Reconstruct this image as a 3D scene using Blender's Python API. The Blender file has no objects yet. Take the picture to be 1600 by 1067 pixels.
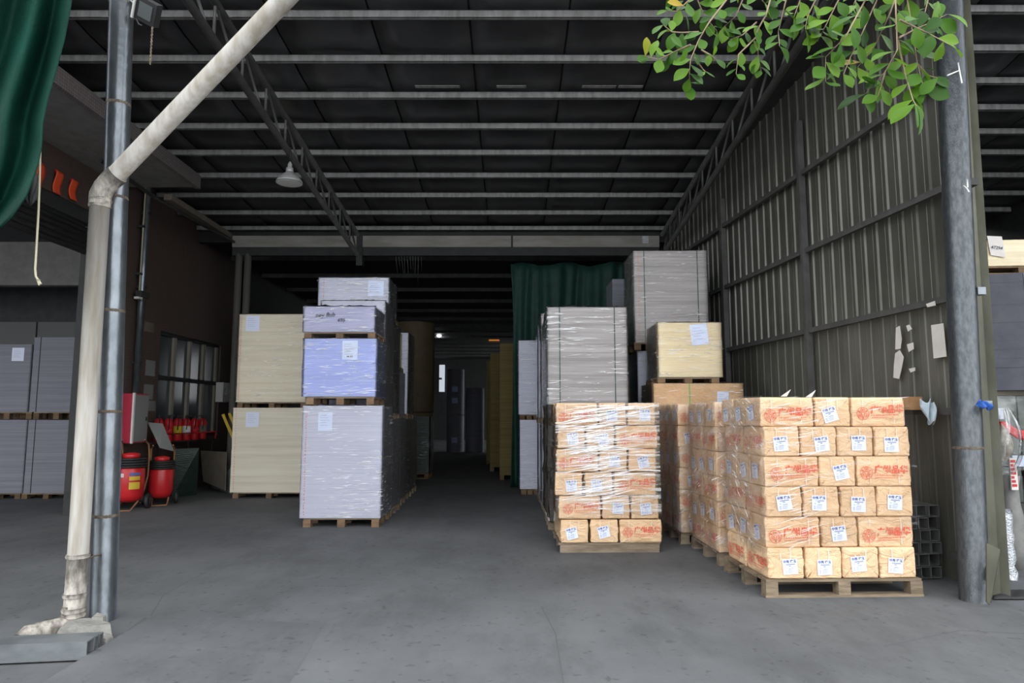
import bpy, bmesh, math, random
from mathutils import Vector, Matrix, noise as mnoise
random.seed(7)
S = bpy.context.scene
COL = S.collection
R = math.radians
# ---------------------------------------------------------------- camera, sky, exposure
F = 1067.0; CAMH = 1.45; TILT = math.atan(117 / F)
cam_d = bpy.data.cameras.new('camera'); cam_d.sensor_width = 36; cam_d.lens = F / 1600 * 36
cam_d.clip_start = 0.05; cam_d.clip_end = 300
cam = bpy.data.objects.new('camera', cam_d); COL.objects.link(cam)
cam.location = (0, 0, CAMH); cam.rotation_euler = (R(90) + TILT, 0, 0)
S.camera = cam
W = bpy.data.worlds.new('overcast'); S.world = W; W.use_nodes = True
wn = W.node_tree; bg = wn.nodes['Background']
bg.inputs[0].default_value = (0.92, 0.96, 1.0, 1); bg.inputs[1].default_value = 1.0
S.view_settings.view_transform = 'Standard'; S.view_settings.look = 'None'
S.view_settings.gamma = 1; S.view_settings.use_curve_mapping = False
S.view_settings.exposure = 1.7

# ---------------------------------------------------------------- measuring helpers (photo pixel + real depth -> world point)
_c, _s = math.cos(TILT), math.sin(TILT)
def ray(px, py):
    a = (px - 800) / F; b = (533.5 - py) / F
    return (a, _c - b * _s, _s + b * _c)
def P(px, py, Y):
    d = ray(px, py); k = Y / d[1]
    return Vector((d[0] * k, Y, CAMH + d[2] * k))
def G(px, py, z=0.0):
    d = ray(px, py); k = (z - CAMH) / d[2]
    return Vector((d[0] * k, d[1] * k, z))
WR0, WRS = 4.0, -0.105                       # right wall: X = WR0 + WRS*(Y-5.6)
def wall_x(Y): return WR0 + WRS * (Y - 5.6)
def WR(px, py, off=0.0):
    d = ray(px, py); k = (WR0 - off - WRS * 5.6) / (d[0] - WRS * d[1])
    return Vector((d[0] * k, d[1] * k, CAMH + d[2] * k))
WLX = -6.4
def WL(px, py, off=0.0):
    d = ray(px, py); k = (WLX + off) / d[0]
    return Vector((d[0] * k, d[1] * k, CAMH + d[2] * k))
def ZR(Y): return 6.48 - 0.1 * Y             # underside of the purlins

# ---------------------------------------------------------------- materials
def newmat(name):
    m = bpy.data.materials.new(name); m.use_nodes = True
    nt = m.node_tree; b = nt.nodes['Principled BSDF']
    return m, nt, b
def N(nt, t, **kw):
    n = nt.nodes.new(t)
    for k, v in kw.items():
        if k in n.inputs: n.inputs[k].default_value = v
        else: setattr(n, k, v)
    return n
def coords(nt, scale=(1, 1, 1), rot=(0, 0, 0), kind='Object'):
    tc = N(nt, 'ShaderNodeTexCoord'); mp = N(nt, 'ShaderNodeMapping')
    mp.inputs['Scale'].default_value = scale; mp.inputs['Rotation'].default_value = rot
    nt.links.new(tc.outputs[kind], mp.inputs[0])
    oi = N(nt, 'ShaderNodeObjectInfo'); vm = N(nt, 'ShaderNodeVectorMath', operation='ADD')
    ml = N(nt, 'ShaderNodeMath', operation='MULTIPLY'); ml.inputs[1].default_value = 37.0
    nt.links.new(oi.outputs['Random'], ml.inputs[0])
    nt.links.new(mp.outputs[0], vm.inputs[0]); nt.links.new(ml.outputs[0], vm.inputs[1])
    return vm.outputs[0]
def ramp(nt, src, stops):
    r = N(nt, 'ShaderNodeValToRGB'); e = r.color_ramp.elements
    while len(e) < len(stops): e.new(0.5)
    for i, (p, c) in enumerate(stops):
        e[i].position = p; e[i].color = (*c, 1) if len(c) == 3 else c
    nt.links.new(src, r.inputs[0]); return r.outputs[0]
def mat(name, c1, c2=None, rough=0.7, metal=0.0, scale=(6, 6, 6), detail=4, bump=0.0, bscale=None, rot=(0, 0, 0), spec=None, lo=0.35, hi=0.65, bdist=0.02, vary=0.0):
    m, nt, b = newmat(name)
    b.inputs['Roughness'].default_value = rough; b.inputs['Metallic'].default_value = metal
    if spec is not None: b.inputs['Specular IOR Level'].default_value = spec
    c2 = c2 or c1
    v = coords(nt, scale, rot)
    nz = N(nt, 'ShaderNodeTexNoise', Scale=1.0, Detail=detail, Roughness=0.6); nt.links.new(v, nz.inputs['Vector'])
    col = ramp(nt, nz.outputs['Fac'], [(lo, c1), (hi, c2)])
    if vary:
        oi = N(nt, 'ShaderNodeObjectInfo'); hs = N(nt, 'ShaderNodeHueSaturation')
        mr = N(nt, 'ShaderNodeMapRange'); mr.inputs['To Min'].default_value = 1 - vary; mr.inputs['To Max'].default_value = 1 + vary
        nt.links.new(oi.outputs['Random'], mr.inputs[0]); nt.links.new(mr.outputs[0], hs.inputs['Value'])
        nt.links.new(col, hs.inputs['Color']); col = hs.outputs[0]
    nt.links.new(col, b.inputs['Base Color'])
    if bump:
        vb = coords(nt, bscale or tuple(4 * s for s in scale), rot)
        nb = N(nt, 'ShaderNodeTexNoise', Scale=1.0, Detail=5); nt.links.new(vb, nb.inputs['Vector'])
        bp = N(nt, 'ShaderNodeBump', Strength=bump, Distance=bdist)
        nt.links.new(nb.outputs['Fac'], bp.inputs['Height']); nt.links.new(bp.outputs[0], b.inputs['Normal'])
    return m
def film_mat(name, tint=(1, 1, 1), base=0.0, streak=0.85, scale=(4, 4, 55), rot=(0, 0, 0), rough=0.18, dark=None, lo=0.54, hi=0.66, fres=1.75, glint_white=.6):
    """stretch film: clear, with glossy wrinkles and white glints painted along them"""
    m, nt, b = newmat(name); out = nt.nodes['Material Output']; nt.nodes.remove(b)
    v = coords(nt, scale, rot)
    nz = N(nt, 'ShaderNodeTexNoise', Scale=1.0, Detail=6, Roughness=0.65, Distortion=0.6); nt.links.new(v, nz.inputs['Vector'])
    v2 = coords(nt, (1.3, 1.3, 2.2)); n2 = N(nt, 'ShaderNodeTexNoise', Scale=1.0, Detail=2); nt.links.new(v2, n2.inputs['Vector'])
    f1 = ramp(nt, nz.outputs['Fac'], [(lo, (0, 0, 0)), (hi, (1, 1, 1))])
    f2 = ramp(nt, n2.outputs['Fac'], [(0.38, (0.1, 0.1, 0.1)), (0.66, (1, 1, 1))])
    mu = N(nt, 'ShaderNodeMath', operation='MULTIPLY'); nt.links.new(f1, mu.inputs[0]); nt.links.new(f2, mu.inputs[1])
    ma = N(nt, 'ShaderNodeMath', operation='MULTIPLY_ADD'); ma.inputs[1].default_value = streak; ma.inputs[2].default_value = base
    nt.links.new(mu.outputs[0], ma.inputs[0])
    bp = N(nt, 'ShaderNodeBump', Strength=0.9, Distance=0.02); nt.links.new(nz.outputs['Fac'], bp.inputs['Height'])
    gl = N(nt, 'ShaderNodeBsdfGlossy', Roughness=rough); nt.links.new(bp.outputs[0], gl.inputs['Normal'])
    gl.inputs['Color'].default_value = (*tint, 1)
    lw = N(nt, 'ShaderNodeFresnel', IOR=1.5); lm = N(nt, 'ShaderNodeMath', operation='MULTIPLY_ADD', use_clamp=True); lm.inputs[1].default_value = fres; lm.inputs[2].default_value = -.045 * fres
    nt.links.new(lw.outputs[0], lm.inputs[0]); ma.use_clamp = True
    tr = N(nt, 'ShaderNodeBsdfTransparent')
    df_ = N(nt, 'ShaderNodeBsdfDiffuse'); df_.inputs[0].default_value = (.88, .88, .88, 1)  # diffuse white painted into the streaks in place of sky glints
    mg = N(nt, 'ShaderNodeMixShader'); mg.inputs[0].default_value = glint_white; nt.links.new(gl.outputs[0], mg.inputs[1]); nt.links.new(df_.outputs[0], mg.inputs[2])
    ms = N(nt, 'ShaderNodeMixShader'); nt.links.new(ma.outputs[0], ms.inputs[0]); nt.links.new(tr.outputs[0], ms.inputs[1]); nt.links.new(mg.outputs[0], ms.inputs[2])
    mx = N(nt, 'ShaderNodeMixShader'); nt.links.new(lm.outputs[0], mx.inputs[0])
    nt.links.new(ms.outputs[0], mx.inputs[1]); nt.links.new(gl.outputs[0], mx.inputs[2])
    last = mx.outputs[0]
    if dark is not None:
        df = N(nt, 'ShaderNodeBsdfDiffuse'); df.inputs[0].default_value = (*dark, 1)
        m2 = N(nt, 'ShaderNodeMixShader'); m2.inputs[0].default_value = 0.3
        m3 = N(nt, 'ShaderNodeMixShader'); m3.inputs[0].default_value = 0.86
        nt.links.new(tr.outputs[0], m3.inputs[1]); nt.links.new(df.outputs[0], m3.inputs[2])
        nt.links.new(ma.outputs[0], m2.inputs[0])
        nt.links.new(m3.outputs[0], m2.inputs[1]); nt.links.new(gl.outputs[0], m2.inputs[2]); last = m2.outputs[0]
    nt.links.new(last, out.inputs[0])
    return m
M = {}
def kraft_mat():
    m, nt, b = newmat('kraft_paper'); b.inputs['Roughness'].default_value = 0.5
    v = coords(nt, (6, 6, 6)); a = N(nt, 'ShaderNodeTexNoise', Scale=1.0, Detail=4, Roughness=.6); nt.links.new(v, a.inputs['Vector'])
    col = ramp(nt, a.outputs['Fac'], [(0.3, (0.70, 0.46, 0.26)), (0.7, (0.80, 0.565, 0.345))])
    oi = N(nt, 'ShaderNodeObjectInfo'); hs = N(nt, 'ShaderNodeHueSaturation'); mr = N(nt, 'ShaderNodeMapRange'); mr.inputs['To Min'].default_value = .93; mr.inputs['To Max'].default_value = 1.06
    nt.links.new(oi.outputs['Random'], mr.inputs[0]); nt.links.new(mr.outputs[0], hs.inputs['Value']); nt.links.new(col, hs.inputs['Color']); nt.links.new(hs.outputs[0], b.inputs['Base Color'])
    v2 = coords(nt, (6, 6, 11), (R(20), R(25), 0)); c = N(nt, 'ShaderNodeTexNoise', Scale=1.0, Detail=4, Roughness=.55, Distortion=.8); nt.links.new(v2, c.inputs['Vector'])
    s1 = N(nt, 'ShaderNodeMath', operation='SUBTRACT'); s1.inputs[1].default_value = .5; nt.links.new(c.outputs['Fac'], s1.inputs[0])
    s2_ = N(nt, 'ShaderNodeMath', operation='ABSOLUTE'); nt.links.new(s1.outputs[0], s2_.inputs[0])
    s3_ = N(nt, 'ShaderNodeMath', operation='POWER'); s3_.inputs[1].default_value = .6; nt.links.new(s2_.outputs[0], s3_.inputs[0])
    bp = N(nt, 'ShaderNodeBump', Strength=.75, Distance=.022); nt.links.new(s3_.outputs[0], bp.inputs['Height']); nt.links.new(bp.outputs[0], b.inputs['Normal'])
    return m
M['kraft'] = kraft_mat()
M['label'] = mat('label_paper', (0.74, 0.79, 0.93), rough=0.6)
M['ink'] = mat('label_ink', (0.10, 0.12, 0.30), rough=0.6)
M['pen'] = mat('marker_ink', (0.03, 0.03, 0.05), rough=0.6)
M['red'] = mat('red_print', (0.78, 0.09, 0.05), (0.72, 0.22, 0.13), rough=0.6, scale=(30, 30, 30), lo=0.42, hi=0.62)
M['redmark'] = mat('red_edge_mark', (0.75, 0.22, 0.15), rough=0.7)
M['tape'] = mat('pale_strap', (0.80, 0.62, 0.45), (0.84, 0.70, 0.56), rough=0.35)
M['wood'] = mat('pallet_wood', (0.125, 0.075, 0.04), (0.22, 0.14, 0.075), rough=0.8, scale=(3, 14, 14), bump=0.4, vary=0.25)
M['oldwood'] = mat('old_pallet_wood', (0.15, 0.11, 0.075), (0.27, 0.21, 0.15), rough=0.85, scale=(3, 14, 14), bump=0.4, vary=0.2)
M['greywood'] = mat('grey_brown_wood', (0.13, 0.095, 0.06), (0.25, 0.19, 0.125), rough=0.8, scale=(3, 14, 14), bump=0.4, vary=0.2)
M['tubeg'] = mat('grey_blue_tube_steel', (0.13, 0.14, 0.145), (0.20, 0.215, 0.22), rough=0.4, metal=0.25, scale=(4, 4, 9))
M['tube'] = mat('dull_tube_steel', (0.13, 0.13, 0.128), (0.20, 0.20, 0.196), rough=0.45, metal=0.4)
M['white'] = mat('white_sheets', (0.57, 0.575, 0.665), (0.65, 0.655, 0.74), rough=0.6, scale=(0.6, 0.6, 40), bump=0.25, bscale=(1, 1, 160), bdist=0.01)
M['blue'] = mat('bluish_sheets', (0.45, 0.50, 0.80), (0.50, 0.56, 0.86), rough=0.6, scale=(0.6, 0.6, 30), bump=0.2, bscale=(1, 1, 160), bdist=0.01)
M['lilac'] = mat('lilac_sheets', (0.47, 0.47, 0.62), (0.53, 0.53, 0.68), rough=0.6, scale=(0.6, 0.6, 40), bump=0.2, bscale=(1, 1, 160), bdist=0.01)
M['beige'] = mat('beige_board_sheets', (0.66, 0.60, 0.46), (0.78, 0.72, 0.585), rough=0.7, scale=(0.5, 0.5, 14), bump=0.25, bscale=(1, 1, 160), bdist=0.01)
M['cream'] = mat('cream_board_sheets', (0.74, 0.63, 0.42), (0.84, 0.735, 0.53), rough=0.7, scale=(0.5, 0.5, 26), bump=0.25, bscale=(1, 1, 160), bdist=0.01)
M['grey'] = mat('grey_board_sheets', (0.34, 0.315, 0.31), (0.52, 0.49, 0.48), rough=0.7, scale=(0.5, 0.5, 22), bump=0.3, bscale=(1, 1, 150), bdist=0.01)
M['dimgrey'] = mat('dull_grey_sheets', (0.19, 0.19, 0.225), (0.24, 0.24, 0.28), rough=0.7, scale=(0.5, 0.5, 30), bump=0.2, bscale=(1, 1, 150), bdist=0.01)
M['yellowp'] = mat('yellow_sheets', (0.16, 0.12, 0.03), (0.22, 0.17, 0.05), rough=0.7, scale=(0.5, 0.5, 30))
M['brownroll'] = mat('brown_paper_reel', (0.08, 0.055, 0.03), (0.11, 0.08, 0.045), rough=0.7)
M['glint'] = mat('painted_film_glint', (0.93, 0.94, 0.95), rough=0.3)  # near-white base colour paints the glints on the film
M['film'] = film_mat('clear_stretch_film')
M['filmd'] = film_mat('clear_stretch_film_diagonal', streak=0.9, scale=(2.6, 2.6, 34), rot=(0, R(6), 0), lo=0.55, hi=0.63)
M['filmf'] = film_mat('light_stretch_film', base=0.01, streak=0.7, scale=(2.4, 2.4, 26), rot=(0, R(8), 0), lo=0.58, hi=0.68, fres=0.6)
M['filmm'] = film_mat('streaky_stretch_film', base=0.02, streak=0.95, scale=(1.5, 1.5, 30), rot=(0, R(9), 0), lo=0.50, hi=0.60, fres=0.6, glint_white=.75)
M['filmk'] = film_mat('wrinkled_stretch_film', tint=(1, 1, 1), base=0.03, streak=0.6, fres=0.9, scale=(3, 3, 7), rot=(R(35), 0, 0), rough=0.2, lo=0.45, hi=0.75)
M['bagfilm'] = film_mat('dull_clear_bag', tint=(.6, .6, .6), base=0.06, streak=0.25, scale=(8, 8, 14), fres=.5, glint_white=.2)
M['blackfilm'] = film_mat('black_stretch_film', base=0.03, streak=0.3, scale=(4, 4, 9), dark=(0.025, 0.021, 0.017))
M['strapg'] = mat('dark_green_strap', (0.03, 0.075, 0.05), rough=0.4)
M['strapl'] = mat('bright_green_strap', (0.16, 0.46, 0.10), rough=0.4)
M['galv'] = mat('galvanised_steel', (0.13, 0.145, 0.158), (0.20, 0.218, 0.235), rough=0.3, metal=0.75, scale=(9, 9, 5), bump=0.1)
M['galvw'] = mat('worn_galvanised_steel', (0.055, 0.062, 0.067), (0.10, 0.108, 0.115), rough=0.33, metal=0.6, scale=(38, 38, 14), bump=0.15)
M['weld'] = mat('rusty_weld', (0.075, 0.05, 0.035), (0.15, 0.12, 0.09), rough=0.8, scale=(20, 20, 20), bump=0.6)
M['olive'] = mat('olive_steel', (0.07, 0.07, 0.047), (0.12, 0.118, 0.085), rough=0.5, metal=0.3, scale=(5, 5, 2))
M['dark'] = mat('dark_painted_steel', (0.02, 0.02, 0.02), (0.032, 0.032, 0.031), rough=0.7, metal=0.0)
M['truss'] = mat('grey_truss_steel', (0.075, 0.073, 0.07), (0.11, 0.108, 0.104), rough=0.6, metal=0.2)
M['purlin'] = mat('zinc_purlin', (0.22, 0.215, 0.205), (0.36, 0.355, 0.345), rough=0.5, metal=0.3, scale=(14, 4, 4))
M['roof'] = mat('roof_foil', (0.035, 0.035, 0.037), (0.075, 0.075, 0.079), rough=0.42, metal=0.3, scale=(1.2, 1.5, 1), bump=0.2, bscale=(5, 5, 5))
M['sheetwall'] = mat('corrugated_wall', (0.078, 0.077, 0.063), (0.13, 0.128, 0.109), rough=0.38, metal=0.3, scale=(2, 2, 0.8), detail=6)
M['sheetlow'] = mat('dusty_lower_wall', (0.095, 0.094, 0.077), (0.155, 0.152, 0.128), rough=0.5, metal=0.15, scale=(3, 3, 0.8), detail=6)
M['pvc'] = mat('weathered_pvc', (0.26, 0.23, 0.185), (0.41, 0.385, 0.35), rough=0.5, scale=(14, 14, 1.6), bump=0.05)
M['pvcd'] = mat('mouldy_pvc', (0.14, 0.125, 0.105), (0.46, 0.42, 0.365), rough=0.7, scale=(22, 22, 10), bump=0.3)
M['rustwire'] = mat('rusty_wire', (0.13, 0.08, 0.05), rough=0.7)
M['leaf'] = None
M['twig'] = mat('twig_bark', (0.22, 0.15, 0.09), (0.32, 0.24, 0.16), rough=0.8)
M['tarp'] = mat('green_tarp', (0.002, 0.022, 0.014), (0.0035, 0.042, 0.027), spec=0.12, rough=0.7, scale=(3, 3, 1.2), bump=0.3, bscale=(40, 40, 40))
M['curtain'] = mat('green_curtain', (0.0035, 0.032, 0.023), (0.0065, 0.05, 0.037), rough=0.7)
M['rope'] = mat('pale_rope', (0.46, 0.42, 0.30), rough=0.9)
M['concrete'] = mat('concrete_rubble', (0.22, 0.21, 0.19), (0.33, 0.32, 0.29), rough=0.9, scale=(8, 8, 8), bump=0.6)
M['slab'] = mat('rendered_concrete', (0.19, 0.182, 0.172), (0.24, 0.23, 0.22), rough=0.85)
M['beam'] = mat('pale_beam', (0.24, 0.225, 0.20), (0.33, 0.31, 0.285), rough=0.8, scale=(2, 2, 8))
M['redp'] = mat('red_paint', (0.50, 0.012, 0.018), (0.58, 0.02, 0.025), rough=0.35)
M['pink'] = mat('cabinet_red', (0.42, 0.02, 0.05), rough=0.4)
M['orange'] = mat('orange_red_tag', (0.75, 0.08, 0.02), rough=0.6)
M['yellow'] = mat('yellow_paint', (0.60, 0.42, 0.03), rough=0.6)
M['black'] = mat('black_rubber', (0.015, 0.015, 0.015), rough=0.6)
M['whitep'] = mat('white_paint', (0.62, 0.61, 0.57), rough=0.5)
M['paper'] = mat('notice_paper', (0.64, 0.60, 0.56), (0.72, 0.68, 0.64), rough=0.8)
M['alu'] = mat('window_frame', (0.24, 0.22, 0.18), rough=0.5)
M['card'] = mat('brown_cardboard', (0.26, 0.125, 0.05), (0.31, 0.155, 0.07), rough=0.8)
M['plank'] = mat('orange_plank', (0.36, 0.18, 0.075), (0.45, 0.24, 0.11), rough=0.8, scale=(3, 12, 12))
M['rag'] = mat('pale_blue_rag', (0.50, 0.60, 0.66), (0.62, 0.70, 0.74), rough=0.8)
M['bluerag'] = mat('bright_blue_cloth', (0.03, 0.11, 0.42), rough=0.8)
M['board'] = mat('brown_board', (0.13, 0.11, 0.085), (0.17, 0.145, 0.115), rough=0.8)
M['greyboard'] = mat('grey_board', (0.20, 0.20, 0.195), rough=0.7)
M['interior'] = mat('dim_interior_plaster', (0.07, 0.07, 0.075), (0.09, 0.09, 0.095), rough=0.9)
M['lampm'] = mat('enamel_lamp', (0.40, 0.40, 0.39), rough=0.4, metal=0.3)
M['silver'] = mat('silver_foil', (0.55, 0.57, 0.60), (0.75, 0.76, 0.78), rough=0.3, metal=0.8, scale=(20, 20, 20), bump=0.8)
M['greentape'] = mat('dark_green_film', (0.02, 0.035, 0.028), (0.035, 0.055, 0.045), rough=0.35, scale=(3, 3, 12), bump=0.7)
def brick_mat(name, a, b_, mortar, sc, w=0.5, h=0.5):
    m, nt, b = newmat(name); v = coords(nt, (1, 1, 1), (R(90), 0, 0) if False else (0, 0, 0))
    sx = N(nt, 'ShaderNodeSeparateXYZ'); nt.links.new(v, sx.inputs[0])
    ad = N(nt, 'ShaderNodeMath', operation='ADD'); nt.links.new(sx.outputs[0], ad.inputs[0]); nt.links.new(sx.outputs[1], ad.inputs[1])
    cb = N(nt, 'ShaderNodeCombineXYZ'); nt.links.new(ad.outputs[0], cb.inputs[0]); nt.links.new(sx.outputs[2], cb.inputs[1])
    t = N(nt, 'ShaderNodeTexBrick'); nt.links.new(cb.outputs[0], t.inputs['Vector'])
    t.offset = 0.0; t.inputs['Scale'].default_value = sc; t.inputs['Brick Width'].default_value = w; t.inputs['Row Height'].default_value = h
    t.inputs['Color1'].default_value = (*a, 1); t.inputs['Color2'].default_value = (*b_, 1); t.inputs['Mortar'].default_value = (*mortar, 1)
    t.inputs['Mortar Size'].default_value = 0.03
    nt.links.new(t.outputs[0], b.inputs['Base Color']); b.inputs['Roughness'].default_value = 0.6
    return m
M['tile'] = brick_mat('brown_mosaic_tile', (0.085, 0.055, 0.045), (0.07, 0.045, 0.037), (0.10, 0.08, 0.07), 10)
M['tilep'] = brick_mat('pink_mosaic_tile', (0.20, 0.17, 0.165), (0.16, 0.135, 0.13), (0.05, 0.045, 0.042), 12)
def glass_mat():
    m, nt, b = newmat('dusty_window_glass')
    b.inputs['Base Color'].default_value = (0.05, 0.06, 0.065, 1); b.inputs['Roughness'].default_value = 0.15
    return m
M['glass'] = glass_mat()
def leaf_mat():
    m, nt, b = newmat('leaf_green'); out = nt.nodes['Material Output']
    oi = N(nt, 'ShaderNodeObjectInfo')
    col = ramp(nt, oi.outputs['Random'], [(0.0, (0.022, 0.075, 0.006)), (0.45, (0.062, 0.165, 0.012)), (0.975, (0.15, 0.29, 0.022)), (0.99, (0.40, 0.27, 0.02))])
    nt.links.new(col, b.inputs['Base Color']); b.inputs['Roughness'].default_value = 0.42; b.inputs['Specular IOR Level'].default_value = 0.25
    tl = N(nt, 'ShaderNodeBsdfTranslucent'); nt.links.new(col, tl.inputs[0])
    mx = N(nt, 'ShaderNodeMixShader'); mx.inputs[0].default_value = 0.35
    nt.links.new(b.outputs[0], mx.inputs[1]); nt.links.new(tl.outputs[0], mx.inputs[2]); nt.links.new(mx.outputs[0], out.inputs[0])
    return m
M['leaf'] = leaf_mat()
def floor_mat():
    m, nt, b = newmat('dusty_concrete_floor')
    v = coords(nt, (0.55, 0.55, 0.55)); a = N(nt, 'ShaderNodeTexNoise', Scale=1.0, Detail=9, Roughness=0.62); nt.links.new(v, a.inputs['Vector'])
    c1 = ramp(nt, a.outputs['Fac'], [(0.3, (0.090, 0.091, 0.094)), (0.52, (0.124, 0.126, 0.129)), (0.72, (0.153, 0.155, 0.157))])
    v2 = coords(nt, (2.2, 0.9, 1)); n2 = N(nt, 'ShaderNodeTexNoise', Scale=1.0, Detail=6, Roughness=0.7); nt.links.new(v2, n2.inputs['Vector'])
    c2 = ramp(nt, n2.outputs['Fac'], [(0.30, (0.78, 0.78, 0.78)), (0.5, (1, 1, 1)), (0.75, (1.1, 1.1, 1.1))])
    mx = N(nt, 'ShaderNodeMix', data_type='RGBA', blend_type='MULTIPLY'); mx.inputs[0].default_value = 1
    nt.links.new(c1, mx.inputs[6]); nt.links.new(c2, mx.inputs[7])
    n3 = N(nt, 'ShaderNodeTexNoise', Scale=26.0, Detail=3); nt.links.new(v, n3.inputs['Vector'])
    c3 = ramp(nt, n3.outputs['Fac'], [(0.31, (0.55, 0.55, 0.55)), (0.36, (1, 1, 1)), (0.72, (1, 1, 1)), (0.78, (1.25, 1.25, 1.25))])
    m2 = N(nt, 'ShaderNodeMix', data_type='RGBA', blend_type='MULTIPLY'); m2.inputs[0].default_value = 0.6
    nt.links.new(mx.outputs[2], m2.inputs[6]); nt.links.new(c3, m2.inputs[7])
    nt.links.new(m2.outputs[2], b.inputs['Base Color']); b.inputs['Roughness'].default_value = 0.8
    b.inputs['Specular IOR Level'].default_value = 0.3
    bp = N(nt, 'ShaderNodeBump', Strength=0.15, Distance=0.02); nt.links.new(a.outputs['Fac'], bp.inputs['Height']); nt.links.new(bp.outputs[0], b.inputs['Normal'])
    return m
M['floor'] = floor_mat()

# ---------------------------------------------------------------- mesh helpers
class MB:
    def __init__(s): s.v = []; s.f = []; s.m = []; s.sm = []
    def add(s, vs, fs, mi=0, smooth=False):
        o = len(s.v); s.v.extend([tuple(p) for p in vs])
        for f in fs: s.f.append(tuple(i + o for i in f)); s.m.append(mi); s.sm.append(smooth)
    def box(s, a, b, mi=0, mtx=None):
        x0, y0, z0 = a; x1, y1, z1 = b
        vs = [Vector(p) for p in ((x0, y0, z0), (x1, y0, z0), (x1, y1, z0), (x0, y1, z0), (x0, y0, z1), (x1, y0, z1), (x1, y1, z1), (x0, y1, z1))]
        if mtx: vs = [mtx @ p for p in vs]
        s.add(vs, [(0, 3, 2, 1), (4, 5, 6, 7), (0, 1, 5, 4), (1, 2, 6, 5), (2, 3, 7, 6), (3, 0, 4, 7)], mi); return s
    def tube(s, pts, r, n=10, mi=0, cap=True):
        pts = [Vector(p) for p in pts]; rs = r if isinstance(r, (list, tuple)) else [r] * len(pts)
        vs = []; t0 = None; up = None
        for i, p in enumerate(pts):
            a = pts[max(i - 1, 0)]; b = pts[min(i + 1, len(pts) - 1)]
            t = (b - a).normalized()
            if up is None:
                up = Vector((0, 0, 1)) if abs(t.z) < 0.9 else Vector((1, 0, 0))
            x = t.cross(up).normalized(); up = x.cross(t).normalized()
            for k in range(n):
                q = 2 * math.pi * k / n
                vs.append(p + x * (rs[i] * math.cos(q)) + up * (rs[i] * math.sin(q)))
        fs = []
        for i in range(len(pts) - 1):
            for k in range(n):
                a = i * n + k; b = i * n + (k + 1) % n
                fs.append((a, b, b + n, a + n))
        s.add(vs, fs, mi, True)
        if cap:
            o = len(s.v) - len(vs)
            s.f.append(tuple(o + k for k in range(n))); s.m.append(mi); s.sm.append(False)
            s.f.append(tuple(o + (len(pts) - 1) * n + k for k in reversed(range(n)))); s.m.append(mi); s.sm.append(False)
        return s
    def lathe(s, prof, n=16, mi=0, at=(0, 0, 0)):
        vs = []; ax = Vector(at)
        for r, z in prof:
            for k in range(n):
                q = 2 * math.pi * k / n; vs.append(ax + Vector((r * math.cos(q), r * math.sin(q), z)))
        fs = []
        for i in range(len(prof) - 1):
            for k in range(n):
                a = i * n + k; b = i * n + (k + 1) % n; fs.append((a, b, b + n, a + n))
        s.add(vs, fs, mi, True)
        o = len(s.v) - len(vs)
        s.f.append(tuple(o + k for k in reversed(range(n)))); s.m.append(mi); s.sm.append(False)
        s.f.append(tuple(o + (len(prof) - 1) * n + k for k in range(n))); s.m.append(mi); s.sm.append(False)
        return s
    def grid(s, fn, nu, nv, mi=0, smooth=True):
        vs = [fn(i / nu, j / nv) for j in range(nv + 1) for i in range(nu + 1)]
        fs = [(j * (nu + 1) + i, j * (nu + 1) + i + 1, (j + 1) * (nu + 1) + i + 1, (j + 1) * (nu + 1) + i) for j in range(nv) for i in range(nu)]
        s.add(vs, fs, mi, smooth); return s
    def mesh(s, name, mats):
        me = bpy.data.meshes.new(name); me.from_pydata(s.v, [], s.f)
        for m in (mats if isinstance(mats, (list, tuple)) else [mats]): me.materials.append(m)
        me.polygons.foreach_set('material_index', s.m); me.polygons.foreach_set('use_smooth', s.sm); me.update()
        return me
    def obj(s, name, mats, parent=None, **kw): return link(name, s.mesh(name, mats), parent, **kw)
def link(name, data, parent=None, loc=(0, 0, 0), rot=(0, 0, 0)):
    o = bpy.data.objects.new(name, data); COL.objects.link(o); o.location = loc; o.rotation_euler = rot
    if parent is not None: o.parent = parent
    return o
def tag(o, label=None, cat=None, group=None, kind=None):
    if label: o['label'] = label
    if cat: o['category'] = cat
    if group: o['group'] = group
    if kind: o['kind'] = kind
    return o
def thing(name, label, cat, loc=(0, 0, 0), rz=0.0, group=None):
    return tag(link(name, None, None, loc, (0, 0, rz)), label, cat, group)
def struct(name, mb, m, parent=None):
    o = mb.obj(name, m, parent)
    if parent is None: o['kind'] = 'structure'
    return o
def thicken(o, t, off=0):
    md = o.modifiers.new('thickness', 'SOLIDIFY'); md.thickness = t; md.offset = off; return o
_tc = {}
def text_mesh(txt, size, m, bold=0.0, shear=0.0):
    key = (txt, size, m.name, bold)
    if key in _tc: return _tc[key]
    cu = bpy.data.curves.new('lettering', 'FONT'); cu.body = txt; cu.size = size; cu.align_x = 'CENTER'; cu.align_y = 'CENTER'; cu.offset = bold; cu.shear = shear; cu.resolution_u = 3
    o = bpy.data.objects.new('lettering', cu); COL.objects.link(o)
    bpy.context.view_layer.update()
    me = bpy.data.meshes.new_from_object(o.evaluated_get(bpy.context.evaluated_depsgraph_get()))
    bpy.data.objects.remove(o); bpy.data.curves.remove(cu)
    me.materials.clear(); me.materials.append(m); _tc[key] = me
    return me
def mesh_into(mb, me, mtx, mi): mb.add([mtx @ v.co for v in me.vertices], [tuple(p.vertices) for p in me.polygons], mi)
def lerp(a, b, t): return a + (b - a) * t
XZ = Matrix.Rotation(R(90), 4, 'X')          # flat lettering -> standing, facing -Y

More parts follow.
